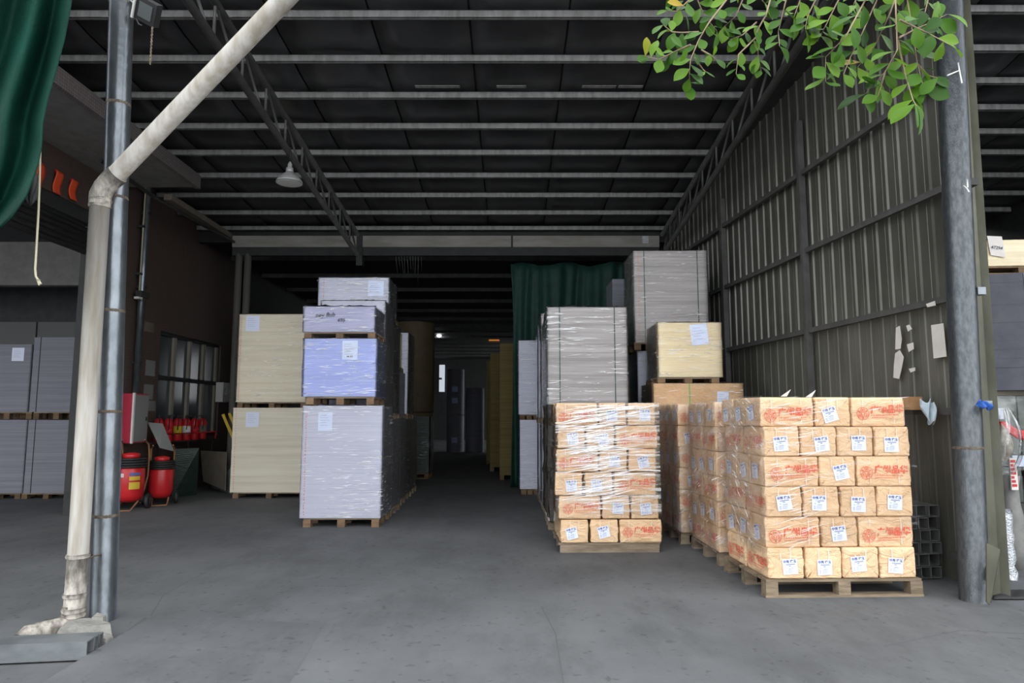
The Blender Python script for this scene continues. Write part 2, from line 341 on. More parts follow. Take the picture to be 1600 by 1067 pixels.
# ---------------------------------------------------------------- the setting
mb = MB(); mb.box((-18, -14, -0.2), (14, 46, 0)); FL = struct('floor', mb, M['floor'])
mb = MB()                                     # raised broken edge of the yard slab, lower left
A = G(236, 964); B = G(170, 1010); Cc = G(90, 1064); Dd = G(40, 1100)
q = [(A, 0.0), (B, 0.03), (Cc, 0.045), (Dd, 0.05), (Dd + Vector((0.0, -3.0, 0)), 0.05)]
for i in range(len(q) - 1):
    a, za = q[i]; b, zb = q[i + 1]; n = Vector((1.3, -0.15, 0))
    a0, b0 = Vector((a.x, a.y, -0.01)), Vector((b.x, b.y, -0.01)); a1, b1 = Vector((a.x, a.y, za + 0.001)), Vector((b.x, b.y, zb + 0.001))
    mb.add([a0, b0, b1, a1], [(0, 1, 2, 3)]); mb.add([a1, b1, Vector((b.x, b.y, 0.001)) + n, Vector((a.x, a.y, 0.001)) + n], [(0, 1, 2, 3)])
mb.obj('slab_edge', M['floor'], FL)
for pts, w in (([G(228, 965), G(196, 990), G(170, 1012)], 0.016), ([G(172, 1010), G(132, 1034), G(92, 1064), G(70, 1082)], 0.006), ([G(338, 886), G(300, 905), G(255, 930), G(236, 962)], 0.004), ([G(846, 948), G(868, 990), G(880, 1066), G(884, 1100)], 0.004), ([G(1380, 1010), G(1500, 985), G(1600, 990)], 0.006)):  # first strip is widened to paint the shadow wedge beside the crack
    mb = MB()
    for a, b in zip(pts, pts[1:]):
        n = Vector((-(b - a).y, (b - a).x, 0)).normalized() * w
        mb.add([a - n + Vector((0, 0, .001)), a + n + Vector((0, 0, .001)), b + n + Vector((0, 0, .001)), b - n + Vector((0, 0, .001))], [(0, 1, 2, 3)])
    mb.obj('crack', mat('crack_and_shadow', (0.10, 0.10, 0.10), rough=0.95), FL)

YE = 5.0                                      # roof edge
CE = MB(); CE.add([(-7.2, YE, ZR(YE) + .24), (9.5, YE, ZR(YE) + .24), (9.5, 13.7, ZR(13.7) + .24), (-7.2, 13.7, ZR(13.7) + .24)], [(0, 1, 2, 3)])
CE.add([(-7.2, YE, ZR(YE) + .28), (9.5, YE, ZR(YE) + .28), (9.5, 13.7, ZR(13.7) + .28), (-7.2, 13.7, ZR(13.7) + .28)], [(3, 2, 1, 0)])
CEI = struct('ceiling', CE, M['roof'])
x = -7.2
while x < 9.4:                                # insulated roof sheets, seams between them
    mb = MB(); g = 0.012
    def sag(u, v, x=x): Y = YE + v * (13.68 - YE); return Vector((x + g + u * (1.12 - 2 * g), Y, ZR(Y) + .2 - 0.03 * math.sin(math.pi * ((Y - 7.1) / 0.795 % 1)) - .006 * math.sin(u * 9)))
    mb.grid(sag, 4, 44); o = mb.obj('roof_panel', M['roof'], CEI); thicken(o, 0.012, 1)
    x += 1.12
def purlin(x0, x1, Y, z, tiltz=0):
    mb = MB(); h, w, t = 0.09, 0.05, 0.006; z += .055
    mb.box((x0, Y, z), (x1, Y + t, z + h)); mb.box((x0, Y, z), (x1, Y + w, z + t)); mb.box((x0, Y, z + h - t), (x1, Y + w, z + h)); mb.box((x0, Y + w - t, z), (x1, Y + w, z + .02))
    return mb.obj('purlin', M['purlin'], CEI)
for k in range(-2, 9):
    Y = 7.1 + 0.795 * k; purlin(WLX + .03, 3.12, Y, ZR(Y))
    if k % 1 == 0:
        mb = MB(); mb.box((3.12, Y + .01, ZR(Y) + .02), (3.14, Y + .09, ZR(Y) + .16)); mb.obj('cleat', M['galv'], CEI)
for s_ in (.68, .617, .554, .502, .460, .4222, .390, .3545, .327, .302):
    Y = 5.03 / (s_ + .1); purlin(max(wall_x(Y), 3.9) + .12, 9.4, Y, ZR(Y))
for x0_, x1_ in ((648, 718), (776, 822), (910, 963), (967, 1005)):   # bright slits of light in the roof, drawn as pale strips
    a_, b_ = P(x0_, 147, 8.5), P(x1_, 147, 8.5); mb = MB(); mb.box((a_.x, 8.5, ZR(8.5) + .11), (b_.x, 8.56, ZR(8.5) + .118)); mb.obj('light_slit_strip', M['purlin'], CEI)
# dark deep hall beyond the beam
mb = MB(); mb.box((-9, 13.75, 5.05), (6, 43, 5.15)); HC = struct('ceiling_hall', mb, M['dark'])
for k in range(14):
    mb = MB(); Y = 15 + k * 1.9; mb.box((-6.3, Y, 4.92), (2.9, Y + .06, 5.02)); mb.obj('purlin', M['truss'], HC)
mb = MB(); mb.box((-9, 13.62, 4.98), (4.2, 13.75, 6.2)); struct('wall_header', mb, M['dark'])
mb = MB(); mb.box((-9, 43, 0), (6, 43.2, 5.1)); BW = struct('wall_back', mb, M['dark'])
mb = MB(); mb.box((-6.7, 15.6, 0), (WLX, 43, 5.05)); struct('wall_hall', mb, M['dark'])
# the pale beam over the inner opening
mb = MB(); mb.box((-5.62, 13.42, 4.83), (-3.12, 13.58, 5.06)); mb.box((-3.0, 13.42, 4.83), (-.02, 13.58, 5.06)); mb.box((.02, 13.42, 4.83), (2.96, 13.58, 5.06))
TB = struct('trim_1', mb, M['beam'])
mb = MB(); mb.box((-3.12, 13.40, 4.45), (-3.0, 13.6, 5.08)); mb.obj('bracket', M['dark'], TB)
mb = MB(); mb.box((-.02, 13.43, 4.83), (.02, 13.58, 5.06)); mb.obj('joint_plate', M['dark'], TB)
mb = MB(); mb.box((2.62, 13.40, 4.9), (2.74, 13.42, 5.05)); mb.obj('torn_notice', M['silver'], TB)
mb = MB(); mb.box((-5.62, 13.44, 4.66), (2.96, 13.56, 4.83)); mb.obj('lower_rail', M['dark'], TB)
for xx in (-5.50, -5.32):
    mb = MB(); mb.tube([(xx, 13.5, 0), (xx, 13.5, 4.7)], 0.07, 12)
    struct('trim_2' if xx < -5.4 else 'trim_3', mb, mat('grey_post_paint', (0.10, 0.095, 0.085), rough=0.7))
# right wall: corrugated sheets, posts, girts
def rot_wall(): return math.atan2(1, WRS)     # direction of the wall on the ground
wd = Vector((WRS, 1, 0)).normalized(); wnorm = Vector((-1, WRS, 0)).normalized()
def wallpt(Y, z, off): p = Vector((wall_x(Y), Y, z)); return p + wnorm * off
mb = MB(); mb.add([wallpt(5.8, 0, -.06), wallpt(30, 0, -.06), wallpt(30, 6.1, -.06), wallpt(5.8, 6.1, -.06)], [(0, 1, 2, 3)])
mb.add([wallpt(5.8, 0, -.07), wallpt(30, 0, -.07), wallpt(30, 6.1, -.07), wallpt(5.8, 6.1, -.07)], [(3, 2, 1, 0)])
RW = struct('wall_right', mb, M['dark'])
RP = .205; prof = [(0, 0), (.03, 0), (.042, .02), (.062, .02), (.074, 0), (.12, 0), (.124, .003), (.134, .003), (.138, 0), (RP, 0)]
Y0 = 5.8; rib_n = 4; shw = RP * rib_n
while Y0 < 14.2:
    for (z0, z1) in ((0.0, 2.55), (2.5, 5.95)):
        mb = MB(); vs = []
        for r_ in range(rib_n):
            for (u, d) in prof[:-1]: vs.append((Y0 + r_ * RP + u, d))
        vs.append((Y0 + shw + .01, 0.0)); lean = random.uniform(-.004, .004)
        o_ = -.035 if z0 == 0 else -.028
        pts = [wallpt(y, z0, d * (.45 if z0 == 0 else 1) + o_ + lean) for y, d in vs] + [wallpt(y, z1, d * (.45 if z0 == 0 else 1) + o_ + lean) for y, d in vs]; n = len(vs)
        mb.add(pts, [(i, i + 1, n + i + 1, n + i) for i in range(n - 1)])
        o = mb.obj('corrugated_sheet', M['sheetlow' if z0 == 0 else 'sheetwall'], RW)
    Y0 += shw
for z in (0.24, 1.50, 2.5, 3.5, 4.5):
    for a, b in ((5.82, 6.2 if z < .3 else 8.3), (8.42, 10.72), (10.84, 13.4)):
        mb = MB(); pa, pb = wallpt(a, z - .035, .035), wallpt(b, z - .035, .035)
        h = Vector((0, 0, .06)); w_ = wnorm * .05
        mb.add([pa, pb, pb + h, pa + h, pa + w_, pb + w_, pb + w_ + h, pa + w_ + h], [(0, 1, 2, 3), (4, 7, 6, 5), (0, 4, 5, 1), (3, 2, 6, 7), (0, 3, 7, 4), (1, 5, 6, 2)])
        mb.obj('girt', M['truss'], RW)
for Y in (8.36, 10.77, 13.25):
    mb = MB(); p = wallpt(Y, 0, .06)
    pw_ = .028 if Y < 9 else .045; mb.box((-.04, -pw_, 0), (.04, pw_, ZR(Y) - .45), mtx=Matrix.Translation(p) @ Matrix.Rotation(math.atan(-WRS), 4, 'Z')); mb.obj('post', M['truss'], RW)
# roof trusses
def truss(X, label, y0=5.1, y1=13.4, mt='truss'):
    t = thing('roof_truss', label, 'roof truss', (X, y0, 0))
    n = 11; st = (y1 - y0) / n
    def L(Y, top): return Vector((0, Y - y0, ZR(Y) - (.06 if top else .47)))
    mb = MB(); mb.tube([L(y0, 1), L(y1, 1)], .045, 10); mb.obj('top_chord', M[mt], t)
    mb = MB(); mb.tube([L(y0, 0), L(y1, 0)], .045, 10); mb.obj('bottom_chord', M[mt], t)
    for i in range(n):
        a, b = y0 + i * st + .1, y0 + (i + 1) * st - .02
        mb = MB(); mb.tube([L(a, 0), L(a, 1)], .017, 6); mb.obj('web_post', M[mt], t)
        mb = MB(); mb.tube([L(a, 1), L(b, 0)], .017, 6); mb.obj('web_diagonal', M[mt], t)
    return t
truss(-3.1, 'grey tubular roof truss with zigzag webs above the pendant lamp')
truss(3.02, 'dark tubular roof truss running beside the corrugated wall', mt='truss')
# left wall: brown mosaic tile, roller-shutter opening, canopy
ZC = 5.2
mb = MB(); mb.box((WLX - .25, 10.62, 0), (WLX, 12.35, 6.2)); mb.box((WLX - .25, 14.95, 0), (WLX, 16, 5.05)); mb.box((WLX - .25, 12.35, 0), (WLX, 14.95, 1.05)); mb.box((WLX - .25, 12.35, 3.0), (WLX, 14.95, 6.0))
mb.box((WLX - .25, 4.6, 4.55), (WLX, 10.62, 6.3))
LW = struct('wall_left', mb, M['tile'])
mb = MB(); mb.box((WLX - .2, 10.32, 0), (WLX + .02, 10.62, 4.55)); mb.obj('tiled_pier', M['tilep'], LW)
mb = MB(); mb.box((WLX, 4.6, ZC), (-5.22, 10.9, ZC + .12)); CAN = struct('trim_4', mb, M['slab'])
mb = MB(); mb.box((-5.22, 4.6, ZC - .02), (-5.14, 10.92, ZC + .2)); mb.obj('tiled_fascia', M['tilep'], CAN)
mb = MB(); mb.box((-5.75, 10.95, 5.0), (-5.62, 13.4, 5.1)); struct('trim_5', mb, M['board'])
mb = MB(); mb.tube([(-5.62, 9.0, 4.93), (-5.60, 10.5, 4.86), (-5.58, 12, 4.88), (-5.58, 13.4, 4.93)], .03, 8); tag(mb.obj('cable', M['dark']), 'dark cable drooping under the soffit along the left wall', 'cable')
# roller shutter
SH = MB(); SH.box((WLX - .22, 4.7, 4.35), (WLX - .02, 10.3, 4.55)); D1 = struct('door_1', SH, M['dark'])
for k in range(5):
    mb = MB(); z = 4.33 - k * .085
    mb.grid(lambda u, v, z=z: Vector((WLX - .14 + .02 * math.sin(v * math.pi), 4.7 + u * 5.58, z - v * .08)), 1, 4); thicken(mb.obj('shutter_slat', M['dark'], D1), .006)
mb = MB(); mb.box((WLX - .2, 10.24, 0), (WLX - .06, 10.31, 4.35)); mb.obj('guide_rail', M['dark'], D1)
# room beyond the shutter
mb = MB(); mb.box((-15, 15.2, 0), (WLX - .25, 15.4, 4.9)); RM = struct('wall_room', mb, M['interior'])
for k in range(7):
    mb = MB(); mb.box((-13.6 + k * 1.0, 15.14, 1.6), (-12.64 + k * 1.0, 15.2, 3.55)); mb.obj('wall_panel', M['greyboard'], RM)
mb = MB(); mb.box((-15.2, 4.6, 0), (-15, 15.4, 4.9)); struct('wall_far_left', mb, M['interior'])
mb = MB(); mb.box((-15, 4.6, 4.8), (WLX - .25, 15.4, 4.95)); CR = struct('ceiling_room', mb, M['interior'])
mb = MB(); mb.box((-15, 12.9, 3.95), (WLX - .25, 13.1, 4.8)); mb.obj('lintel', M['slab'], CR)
# right bay shell
mb = MB(); mb.box((3.6, 16, 0), (9.6, 16.2, 6)); struct('wall_bay', mb, M['dark'])
mb = MB(); mb.box((9.5, 5.2, 0), (9.6, 16.2, 6.2)); struct('wall_far_right', mb, M['dark'])
# window in the left wall
Wn = MB(); ya, yb, za, zb = 12.35, 14.95, 1.05, 3.0
for a, b in (((ya, za), (yb, za + .06)), ((ya, zb - .06), (yb, zb)), ((ya, za), (ya + .06, zb)), ((yb - .06, za), (yb, zb)), ((ya, 2.12), (yb, 2.2))):
    Wn.box((WLX - .12, a[0], a[1]), (WLX - .04, b[0], b[1]))
W1 = struct('window_1', Wn, M['dark'])
for zz0, zz1, n in ((1.11, 2.12, 4), (2.2, 2.94, 4)):
    st = (yb - ya - .12) / n
    for i in range(n):
        y = ya + .06 + i * st
        mb = MB(); mb.box((WLX - .09, y, zz0), (WLX - .08, y + st, zz1)); mb.obj('pane', M['glass'], W1)
        mb = MB(); mb.box((WLX - .1, y + st - .09, zz0), (WLX - .03, y + st, zz1)); mb.obj('mullion', M['alu'], W1)

# ---------------------------------------------------------------- steel posts, gutter post, downpipe
def steel_post(pb, pt, r, label, welds, mt):
    b = Vector((pb.x, pb.y, 0)); ztop = ZR(pb.y) + .15
    d = (pt - b); top = b + d * (ztop / d.z)
    t = thing('steel_post', label, 'post', b); top = top - b
    mb = MB(); mb.tube([(0, 0, 0), top], r, 28); mb.obj('tube', M[mt], t)
    for z in welds:
        c = top * (z / top.z); mb = MB(); mb.tube([c - Vector((0, 0, .012)), c, c + Vector((0, 0, .012))], [r * 1.0, r * 1.035, r * 1.0], 24, cap=False); mb.obj('weld_seam', M['weld'], t)
    return t, b, top
lp, lpb, lpt = steel_post(G(161, 968), P(190, 0, 5.03), .086, 'round galvanised steel post with weld rings beside the white downpipe',
                          [P(190, 165, 5.05).z, P(182, 486, 5.05).z, P(172, 643, 5.05).z, P(160, 806, 5.05).z, P(190, 8, 5.05).z, .62 * 0 + 3.1], 'galv')
rp, rpb, rpt = steel_post(G(1523, 938), P(1482, 0, 5.53), .108, 'stout mottled galvanised post at the open end of the corrugated wall', [P(1500, 700, 5.53).z], 'galvw')
for (pp, wmat) in (([(1480, 118), (1492, 113), (1500, 110)], 0), ([(1497, 98), (1499, 110), (1503, 130)], 0), ([(1505, 290), (1511, 295), (1514, 300)], 0), ([(1511, 280), (1512, 293)], 0)):
    mb = MB(); mb.tube([P(x_, y_, 5.40) - rpb for x_, y_ in pp], .006, 6); mb.obj('wire_tie', M['whitep'], rp)
gp = thing('flashing_post', 'olive drab folded steel flashing standing behind the stout galvanised post', 'post', (3.87, 5.70, 0))
mb = MB(); b0, b1 = P(1546, 930, 5.7), P(1497, 0, 5.7); o_ = Vector((3.87, 5.70, 0))
bl, br = P(1522, 930, 5.7), P(1574, 930, 5.7); tl, tr_ = P(1478, 0, 5.7), P(1511, 0, 5.7)
bl, br, tl, tr_ = [Vector((v.x, 5.7, v.z)) for v in (bl, br, tl, tr_)]
k_ = (ZR(5.7) + .1) / (tl.z - bl.z)
tl2, tr2 = bl + (tl - bl) * k_, br + (tr_ - br) * k_
for p_ in (bl, br): p_.z = 0
def flash(u, v):
    p = bl.lerp(tl2, v).lerp(br.lerp(tr2, v), u); prof_ = [(0, 0), (.12, -.05), (.4, -.05), (.55, 0), (.8, 0), (1, -.04)]
    y = 0
    for (a, ya_), (b, yb_) in zip(prof_, prof_[1:]):
        if a <= u <= b + 1e-6: y = lerp(ya_, yb_, (u - a) / (b - a)); break
    return p + Vector((0, y, 0)) - o_
mb.grid(flash, 20, 6, smooth=False); thicken(mb.obj('folded_sheet', M['olive'], gp), .008)
for (x_, y_, mtk) in ((1531, 455, 'galv'), (1541, 632, 'galv'), (1548, 890, 'galv'), (1500, 110, 'dark'), (1519, 285, 'dark')):
    p = P(x_, y_, 5.5) - o_; mb = MB(); mb.box((p.x - .035, p.y - .03, p.z - .03), (p.x + .03, p.y + .05, p.z + .03)); mb.obj('girt_stub', M[mtk], gp)
p = P(1536, 627, 5.44)
mb = MB(); mb.grid(lambda u, v: p + Vector(((u - .4) * .11, .02 * math.sin(9 * u + 4 * v), -.02 + (v - .5) * .05 - .03 * u * u + .01 * math.sin(14 * u))), 8, 5)
tag(thicken(mb.obj('blue_cloth', M['bluerag']), .006), 'scrap of bright blue cloth snagged on the olive flashing post', 'cloth')
mb = MB(); mb.add([P(1541, 848, 5.42), P(1562, 858, 5.42), P(1556, 900, 5.42), P(1546, 945, 5.40), P(1541, 940, 5.40)], [(4, 3, 2, 1, 0)])
tag(thicken(mb.obj('bent_plate', M['olive']), .01), 'bent torn steel plate leaning at the foot of the olive flashing', 'metal plate')
# downpipe
YP = 4.86
dpt = thing('downpipe', 'weathered white plastic downpipe with long slanting upper branch beside galvanised post', 'pipe', Vector((G(117, 960).x, YP, 0)))
O = Vector(dpt.location)
def rel(px, py, Y): return P(px, py, Y) - O
va, vb_ = rel(116, 950, YP), rel(156, 322, YP)
mb = MB(); mb.tube([va, rel(122, 868, YP)], .066, 20); mb.obj('lower_pipe', M['pvcd'], dpt)
mb = MB(); mb.tube([rel(122, 870, YP), vb_], .066, 20); mb.obj('upright_pipe', M['pvc'], dpt)
e0, e1, e2 = rel(156, 322, YP), rel(161, 292, YP), rel(184, 272, YP - .02)
mb = MB(); mb.tube([e0, rel(157, 305, YP), rel(164, 292, YP), rel(174, 281, YP - .01), e2], .074, 20); mb.obj('elbow', M['pvcd'], dpt)
mb = MB(); mb.tube([rel(178, 277, YP - .01), rel(455, -12, YP - .55), rel(560, -122, YP - .75)], .066, 20); mb.obj('slanting_pipe', M['pvc'], dpt)
for x_, y_ in ((156, 322), (157, 313), (122, 868), (117, 929), (115, 952), (115, 960)):
    a = rel(x_, y_, YP); d = (vb_ - va).normalized() * .014
    mb = MB(); mb.tube([a - d, a, a + d], [.072, .077, .072], 20, cap=True); mb.obj('coupling', M['pvcd'], dpt)
for x_, y_ in ((156, 330), (121, 872)):
    a = rel(x_, y_, YP); c = Vector((lpb.x, lpb.y, a.z + O.z)) - O + Vector((lpt.x * (a.z + O.z) / lpt.z, 0, 0))
    mb = MB(); ring = []
    for k in range(25):
        q_ = 2 * math.pi * k / 24; ring.append(c.lerp(a, .5) + Vector(((a - c).x * .5 * math.cos(q_) * 1.75, .125 * math.sin(q_) + .0, .0)))
    mb.tube(ring, .006, 6); mb.obj('tie_wire', M['rustwire'], dpt)
foot = [rel(115, 945, YP), rel(113, 968, YP), rel(105, 977, YP - .03), rel(88, 982, YP - .07), rel(62, 988, YP - .14), rel(46, 993, YP - .18), rel(36, 1003, YP - .22)]
mb = MB(); mb.tube(foot, [.066, .07, .07, .066, .066, .072, .07], 18); mb.obj('foot_elbow', M['pvcd'], dpt)
# floodlight on the left post
fl_ = thing('floodlight', 'black framed floodlight tilted on top of the left steel post', 'light', P(229, 18, 4.9))
Q = Matrix.Rotation(R(-14), 4, 'Z') @ Matrix.Rotation(R(30), 4, 'X') @ Matrix.Rotation(R(33), 4, 'Y')
mb = MB(); mb.box((-.085, -.015, -.085), (.085, .05, .085), mtx=Q); mb.obj('housing', M['black'], fl_)
mb = MB(); mb.box((-.055, -.02, -.055), (.055, -.014, .055), mtx=Q); mb.obj('lens', mat('floodlight_lens', (0.10, 0.11, 0.11), rough=0.3), fl_)
mb = MB(); mb.box((-.1, -.03, -.09), (-.085, .05, .09), mtx=Q); mb.obj('side_rim', M['whitep'], fl_)
mb = MB(); mb.tube([P(205, 2, 5.0) - fl_.location, P(215, 10, 4.96) - fl_.location, Vector((0, .05, 0))], .012, 8); mb.obj('bracket', M['galv'], fl_)
mb = MB(); mb.tube([P(213, 30, 4.92) - fl_.location, P(217, 38, 4.9) - fl_.location, P(222, 40, 4.9) - fl_.location], .006, 6); mb.obj('cord', M['black'], fl_)
ch = thing('chain', 'thin dusty chain dangling below the floodlight', 'chain', P(238, 44, 4.9))
for k in range(22):
    z = -k * .0135; mb = MB(); a = [(.006 * math.cos(t_ * math.pi / 4), 0, z + .010 * math.sin(t_ * math.pi / 4)) for t_ in range(9)]
    if k % 2: a = [(0, x_, z_) for x_, y_, z_ in a]
    mb.tube(a, .0025, 4, cap=False); mb.obj('chain_ring', M['oldwood'], ch)

# ---------------------------------------------------------------- pallets
def wooden_pallet(x, y, z, w, d, label, rz=0.0, h=.13, mt='wood', closed=False, feet=False):
    """front left corner at x,y"""
    t = thing('wooden_pallet', label, 'pallet', (x, y, z), rz, 'wooden pallets')
    bt = .02
    nb = max(4, int(d / .17))
    for i in range(nb):
        mb = MB(); y0 = i * d / nb; mb.box((random.uniform(-.008, .008), y0 + .008, h - bt), (w + random.uniform(-.008, .008), y0 + d / nb - .008, h)); mb.obj('deck_board', M['oldwood' if feet else mt], t)
    if closed:
        for y0 in (0.0, d / 2 - .02, d - .04):
            mb = MB(); mb.box((.01, y0, .0), (w - .01, y0 + .04, h - bt)); mb.obj('stringer', M[mt], t)
        return t
    for i in range(3):
        for j in range(3):
            mb = MB(); bx, by = i * (w - .1) / 2, j * (d - .1) / 2; mb.box((bx, by, 0 if feet else .018), (bx + .1, by + .1, h - bt)); mb.obj('block', M[mt], t)
    for j in range(0 if feet else 3):
        by = j * (d - .1) / 2; mb = MB(); mb.box((-.005, by - .003, 0), (w + .005, by + .1, .018)); mb.obj('bottom_board', M[mt], t)
    return t

# ---------------------------------------------------------------- kraft bales
BL, BW_, BH = .468, .31, .243
def bale_mesh(seed):
    bm = bmesh.new(); nx, ny, nz = 30, 22, 18
    E_ = lambda t: math.copysign(abs(t) ** .62, t)
    rnd = random.Random(seed); off = Vector((rnd.uniform(0, 50), rnd.uniform(0, 50), rnd.uniform(0, 50)))
    L, Wd, H = BL - .012, BW_ - .010, BH - .001
    def shape(u, v, w):
        u, v, w = E_(u), E_(v), E_(w); p = Vector((u * L / 2, v * Wd / 2, w * H / 2)); r = .013
        c = Vector((max(-L / 2 + r, min(L / 2 - r, p.x)), max(-Wd / 2 + r, min(Wd / 2 - r, p.y)), max(-H / 2 + r, min(H / 2 - r, p.z))))
        d = p - c
        if d.length > r: p = c + d.normalized() * r
        nrm = d.normalized() if d.length > 1e-6 else Vector((0, 0, 0))
        e = abs(u) > .99 or abs(v) > .99
        if e:
            nz_ = mnoise.noise(Vector((p.x * 9, p.y * 9, p.z * 16)) + off) * .008 + .003 * (1 - w * w)
            nz_ += abs(mnoise.noise(Vector((p.x * 5 + p.z * 13, p.y * 5 + p.z * 11, p.z * 6)) + off * 2)) * .014 - .008
            p = p + (nrm if nrm.length else Vector((0, 0, 1))) * nz_
        return p
    me = MB()
    def face(fn, a, b):
        me.grid(fn, a, b)
    face(lambda u, v: shape(2 * u - 1, -1, 2 * v - 1), nx, nz); face(lambda u, v: shape(1 - 2 * u, 1, 2 * v - 1), nx, nz)
    face(lambda u, v: shape(-1, 1 - 2 * u, 2 * v - 1), ny, nz); face(lambda u, v: shape(1, 2 * u - 1, 2 * v - 1), ny, nz)
    face(lambda u, v: shape(2 * u - 1, 2 * v - 1, 1), nx, ny); face(lambda u, v: shape(2 * u - 1, 1 - 2 * v, -1), nx, ny)
    # folded triangular flaps on both ends
    for sx in (-1, 1):
        xx = sx * (L / 2 + .0005)
        for pts in ([(-.9, -.92), (.9, -.92), (.30, .15), (-.30, .15)], [(-.93, .85), (-.93, -.8), (-.25, .0)], [(.93, .85), (.93, -.8), (.25, .0)]):
            k = .0065 if len(pts) == 4 else .0035
            vs = [(xx + sx * (k if abs(a) < .5 else 0.001), a * Wd / 2, b * H / 2) for a, b in pts]
            idx = tuple(range(len(vs))); me.add(vs, [idx if sx > 0 else idx[::-1]])
    m_ = me.mesh('kraft_bale', M['kraft'])
    bm.from_mesh(m_); bmesh.ops.remove_doubles(bm, verts=bm.verts, dist=.0006); bm.to_mesh(m_); bm.free()
    for p in m_.polygons: p.use_smooth = len(p.vertices) == 4 and p.area < .01
    return m_
BALES = [bale_mesh(s) for s in range(6)]
def emblem_mesh():
    mb = MB(); t1 = text_mesh('广州品华', .071, M['red'], .0022)
    T = lambda x, z: Matrix.Translation((x, 0, z)) @ XZ
    mesh_into(mb, t1, T(.072, .012), 0)
    for zz, hh, x1 in ((-.036, .011, .17), (-.054, .009, .12)):   # two lines of print too small to read
        xx = -.066; q_ = random.Random(int(-zz * 1000))
        while xx < x1:
            w_ = q_.uniform(.004, .011); mb.add([(xx, 0, zz), (xx + w_, 0, zz), (xx + w_, 0, zz + hh * q_.uniform(.4, 1)), (xx, 0, zz + hh * .9)], [(0, 1, 2, 3)]); xx += w_ + q_.uniform(.003, .009)
    cx, cz, r = -.138, -.012, .054
    def ringm(cx, cz, r, w, n=28):
        vs = []
        for k in range(n):
            a = 2 * math.pi * k / n
            vs += [(cx + r * math.cos(a), 0, cz + r * math.sin(a)), (cx + (r - w) * math.cos(a), 0, cz + (r - w) * math.sin(a))]
        mb.add(vs, [(2 * k, 2 * k + 1, (2 * k + 3) % (2 * n), (2 * k + 2) % (2 * n)) for k in range(n)])
    ringm(cx, cz, r, .004); ringm(cx, cz, .014, .0035, 14)
    for k in range(3):
        a = math.pi / 2 + k * 2 * math.pi / 3; bx, bz = cx + .030 * math.cos(a), cz + .030 * math.sin(a)
        ringm(bx, bz, .018, .004, 14)
        vs = [(bx + .007 * math.cos(q_), 0, bz + .007 * math.sin(q_)) for q_ in [i * math.pi / 3 for i in range(6)]]; mb.add(vs, [tuple(range(6))])
        a2 = a + math.pi / 3
        vs = [(cx + .02 * math.cos(a2 - .2), 0, cz + .02 * math.sin(a2 - .2)), (cx + .046 * math.cos(a2 - .12), 0, cz + .046 * math.sin(a2 - .12)), (cx + .046 * math.cos(a2 + .12), 0, cz + .046 * math.sin(a2 + .12)), (cx + .02 * math.cos(a2 + .2), 0, cz + .02 * math.sin(a2 + .2))]
        mb.add(vs, [(0, 1, 2, 3)])
    return mb.mesh('printed_emblem', M['red'])
EMB = emblem_mesh()
def label_mesh():
    mb = MB(); mb.add([(-.055, 0, -.055), (.055, 0, -.055), (.055, 0, .055), (-.055, 0, .055)], [(0, 1, 2, 3)])
    mesh_into(mb, text_mesh('中秀 建玉', .023, M['ink'], .0008), Matrix.Translation((0, -.001, .036)) @ XZ, 1)
    def bar(x0, x1, z, h): mb.add([(x0, -.001, z), (x1, -.001, z), (x1, -.001, z + h), (x0, -.001, z + h)], [(0, 1, 2, 3)], 1)
    bar(-.03, .038, .014, .005); bar(-.01, .006, .003, .005); bar(-.036, -.026, -.006, .003); bar(-.012, .022, -.014, .003)
    for z in (-.024, -.033, -.042): bar(-.042, -.028, z, .0025); bar(-.02, .03 - abs(z) * .3, z, .0018)
    return mb.mesh('paper_label', [M['label'], M['ink']])
LAB = label_mesh()
def strap_mesh(axis):
    mb = MB(); k = .0032; w = .009
    a, b = ((BW_ - .014) / 2 + k, BH / 2 - .001) if axis == 'x' else ((BL - .014) / 2 + k, BH / 2 - .001)
    loop = [(-a, -b + .02), (-a, b - .02), (-a + .02, b), (a - .02, b), (a, b - .02), (a, -b + .02), (a - .02, -b), (-a + .02, -b)]
    vs = []
    for p, z in loop:
        for s_ in (-w / 2, w / 2): vs.append((s_, p, z) if axis == 'x' else (p, s_, z))
    n = len(loop); mb.add(vs, [(2 * i, 2 * i + 1, (2 * i + 3) % (2 * n), (2 * i + 2) % (2 * n)) for i in range(n)])
    return mb.mesh('strap', M['tape'])
STX, STY = strap_mesh('x'), strap_mesh('y')
ROWS = ['bottom row', 'fifth row down', 'fourth row down', 'third row down', 'second row down', 'top row']
